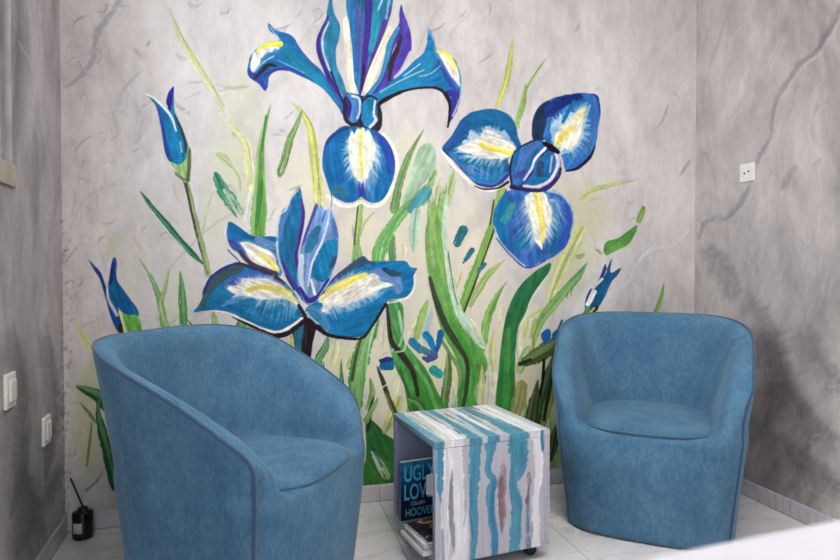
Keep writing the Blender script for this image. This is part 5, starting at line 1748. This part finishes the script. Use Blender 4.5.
# --- magazines lying in the cube
Nm = NT('magazine_cover')
tcm = Nm.n('ShaderNodeTexCoord')
Nm.l(Nm.ramp(Nm.noise(tcm.outputs['Object'], 22, 5, .65, .8), [(.42, lin4((22, 20, 26))), (.55, lin4((64, 50, 44))), (.66, lin4((190, 160, 96)))]), Nm.b.inputs['Base Color'])
Nm.b.inputs['Roughness'].default_value = .25
M_MAG = Nm.m
M_MAGW = plain('glossy_white_paper', (214, 212, 214), .35, vary=.12, scale=24)
M_MAGG = plain('grey_print', (150, 150, 158), .35, vary=.3, scale=30)
zs_ = BZ + 0.0006
for k, (x, y, rz, w, d, t, m, lb) in enumerate((
        (-0.030, 0.032, 0.06, 0.215, 0.185, 0.014, M_MAGW, 'white magazine at the bottom of the pile inside the striped cube'),
        (-0.022, 0.042, -0.05, 0.200, 0.170, 0.012, M_MAGG, 'grey printed magazine in the middle of the pile inside the striped cube'),
        (-0.026, 0.034, 0.03, 0.205, 0.170, 0.010, M_MAGW, 'white magazine just under the dark cover in the striped cube'),
        (-0.012, 0.028, 0.10, 0.190, 0.165, 0.009, M_MAG, 'dark magazine with a gold patterned cover, topmost of the pile in the cube'))):
    o = CUBE_M @ Vector((x, y, zs_))
    r = thing('magazine', o, lb, 'magazine', ang + rz, 'magazines lying in the cube')
    bm = bmesh.new()
    add_box(bm, (0, 0, t - .0008), (w, d, t)); add_box(bm, (0, 0, 0), (w, d, .0008)); add_box(bm, (w - .001, 0, .0008), (w, d, t - .0008))
    bm_obj('cover', bm, m, r)
    bm = bmesh.new()
    add_box(bm, (.0012, .0012, .0009), (w - .0012, d - .0012, t - .0009))
    bm_obj('pages', bm, M_MAGW, r)
    zs_ += t + 0.0004
# --- folded leaflet leaning against the inside of the front board
lf = thing('folded_leaflet', CUBE_M @ Vector((0, 0.15, zs_ + .0006)), 'small white folded leaflet standing before the blue paperback in the cube', 'leaflet', ang)
bm = bmesh.new()
A = []
for x0, z in ((.085, 0), (.068, .090), (.034, .100), (.043, .160), (.09, .168), (.130, .162), (.130, 0)):
    A.append(bm.verts.new((x0, .03 * (z / .16) ** 2 - .12 * (x0 - .05), z)))
bm.faces.new(A)
fo = bm_obj('sheet', bm, plain('leaflet_paper', (226, 220, 226), .6, vary=.02), lf)
sm = fo.modifiers.new('solid', 'SOLIDIFY')
sm.thickness = 0.0008

# ------------------------------------------------------------------ reed diffuser in the left corner
dp = px_floor(83, 537.5)
dif = thing('reed_diffuser', dp, 'black reed diffuser bottle with a white label and one black stick on the floor', 'diffuser')
bm = bmesh.new()
add_lathe(bm, [(.030, 0), (.0345, .003), (.0355, .008), (.0355, .092), (.033, .099), (.024, .1015), (.018, .103), (.0175, .112), (.0125, .112), (.0125, .104), (.004, .1035)], 40)
bm_obj('bottle', bm, M_BLACK, dif, True)
bm = bmesh.new()
r_, n_ = .0359, 10
base_a = math.atan2(EYE.y - dp.y, EYE.x - dp.x)
vs = []
for i in range(n_ + 1):
    a = base_a - math.radians(62) + math.radians(56) * i / n_
    vs.append([bm.verts.new((r_ * math.cos(a), r_ * math.sin(a), z)) for z in (.028, .066)])
for p, q in zip(vs[:-1], vs[1:]):
    bm.faces.new((p[0], q[0], q[1], p[1]))
lb = bm_obj('label', bm, M_LABEL, dif, True)
lb.modifiers.new('solid', 'SOLIDIFY').thickness = 0.0004
tip = px_plane(70.5, 478, (0, dp.y - 0.0, 0), (0, 1, 0))
bm = bmesh.new()
add_tube(bm, [Vector((.006, 0, .10)), tip - Vector(dp)], .0033, 10)
bm_obj('reed', bm, M_REED, dif, True)


# ------------------------------------------------------------------ sockets and switches
def wall_frame(P, u, n):
    u, n = Vector(u).normalized(), Vector(n).normalized()
    return u, n


def plate_thing(name, x, yt, yb, p, n, u, label, cat, aspect, kind, group=None):
    Pt, Pb = px_plane(x, yt, p, n), px_plane(x, yb, p, n)
    h = (Pt - Pb).length
    w = h * aspect
    n = Vector(n).normalized()
    u = Vector(u).normalized()
    rz = math.atan2(u.y, u.x)
    c = (Pt + Pb) / 2 + n * 0.0003
    t = thing(name, c, label, cat, rz, group)     # local x along the wall, local -y out of the wall
    bm = bmesh.new()
    add_box(bm, (-w / 2, -.010, -h / 2), (w / 2, 0, h / 2), None, .003, 2)
    bm_obj('cover_plate', bm, M_WHITE, t)
    if kind == 'socket':
        Mx = Matrix.Translation((0, -.0101, 0)) @ Matrix.Rotation(math.pi / 2, 4, 'X')
        bm = bmesh.new()
        r = min(w, h) * .34
        add_lathe(bm, [(r, -.001), (r, .0025), (r * .92, .0025), (r * .88, .0006), (r * .1, .0006)], 36, Mx)
        s = bm_obj('socket_ring', bm, M_WHITE, t, False)
        for sx in (-1, 1):
            bm = bmesh.new()
            add_lathe(bm, [(r * .17, 0), (r * .17, .0012)], 16, Matrix.Translation((sx * r * .42, -.0106, sx * r * .12)) @ Matrix.Rotation(math.pi / 2, 4, 'X'))
            bm_obj('pin_hole', bm, M_HOLE, s)
    else:
        bm = bmesh.new()
        add_box(bm, (-w * .31, -.0165, -h * .31), (w * .31, -.0102, h * .31), None, .003, 2)
        bm_obj('rocker', bm, M_WHITE, t)
    return t


plate_thing('wall_socket', 748.5, 163.5, 181.5, (XR, 0, 0), (-1, 0, 0), (0, -1, 0), 'square white power socket on the right grey wall above the armchair', 'socket', 1.0, 'socket')
plate_thing('wall_switch', 7.5, 373, 408, (XL, 0, 0), L_N, -L_DIR, 'white switch plate on the left wall, the larger one nearer the window', 'switch', .78, 'switch', 'white switch plates on the left wall')
plate_thing('wall_switch', 44.5, 416, 444.5, (XL, 0, 0), L_N, -L_DIR, 'white switch plate on the left wall, the lower one nearer the corner', 'switch', .78, 'switch', 'white switch plates on the left wall')

# ------------------------------------------------------------------ white table in the foreground
TZ = 0.74
t1, t2 = px_plane(655, 555, (0, 0, TZ), (0, 0, 1)), px_plane(840, 518, (0, 0, TZ), (0, 0, 1))
dr = (t2 - t1).normalized()
rz = math.atan2(dr.y, dr.x)
desk = thing('white_table', (t1 - dr * 0.22).to_tuple()[:2] + (0,), 'glossy white tabletop at the lower right edge, closest to the camera', 'table', rz)
bm = bmesh.new()
add_box(bm, (0, -.62, TZ - .028), (1.15, 0, TZ), None, .004, 2)
bm_obj('tabletop', bm, M_TABLE, desk)
for x in (.05, 1.10):
    for y in (-.57, -.05):
        bm = bmesh.new()
        add_box(bm, (x - .02, y - .02, 0), (x + .02, y + .02, TZ - .0282), None, .003, 1)
        bm_obj('leg', bm, M_TABLE, desk)
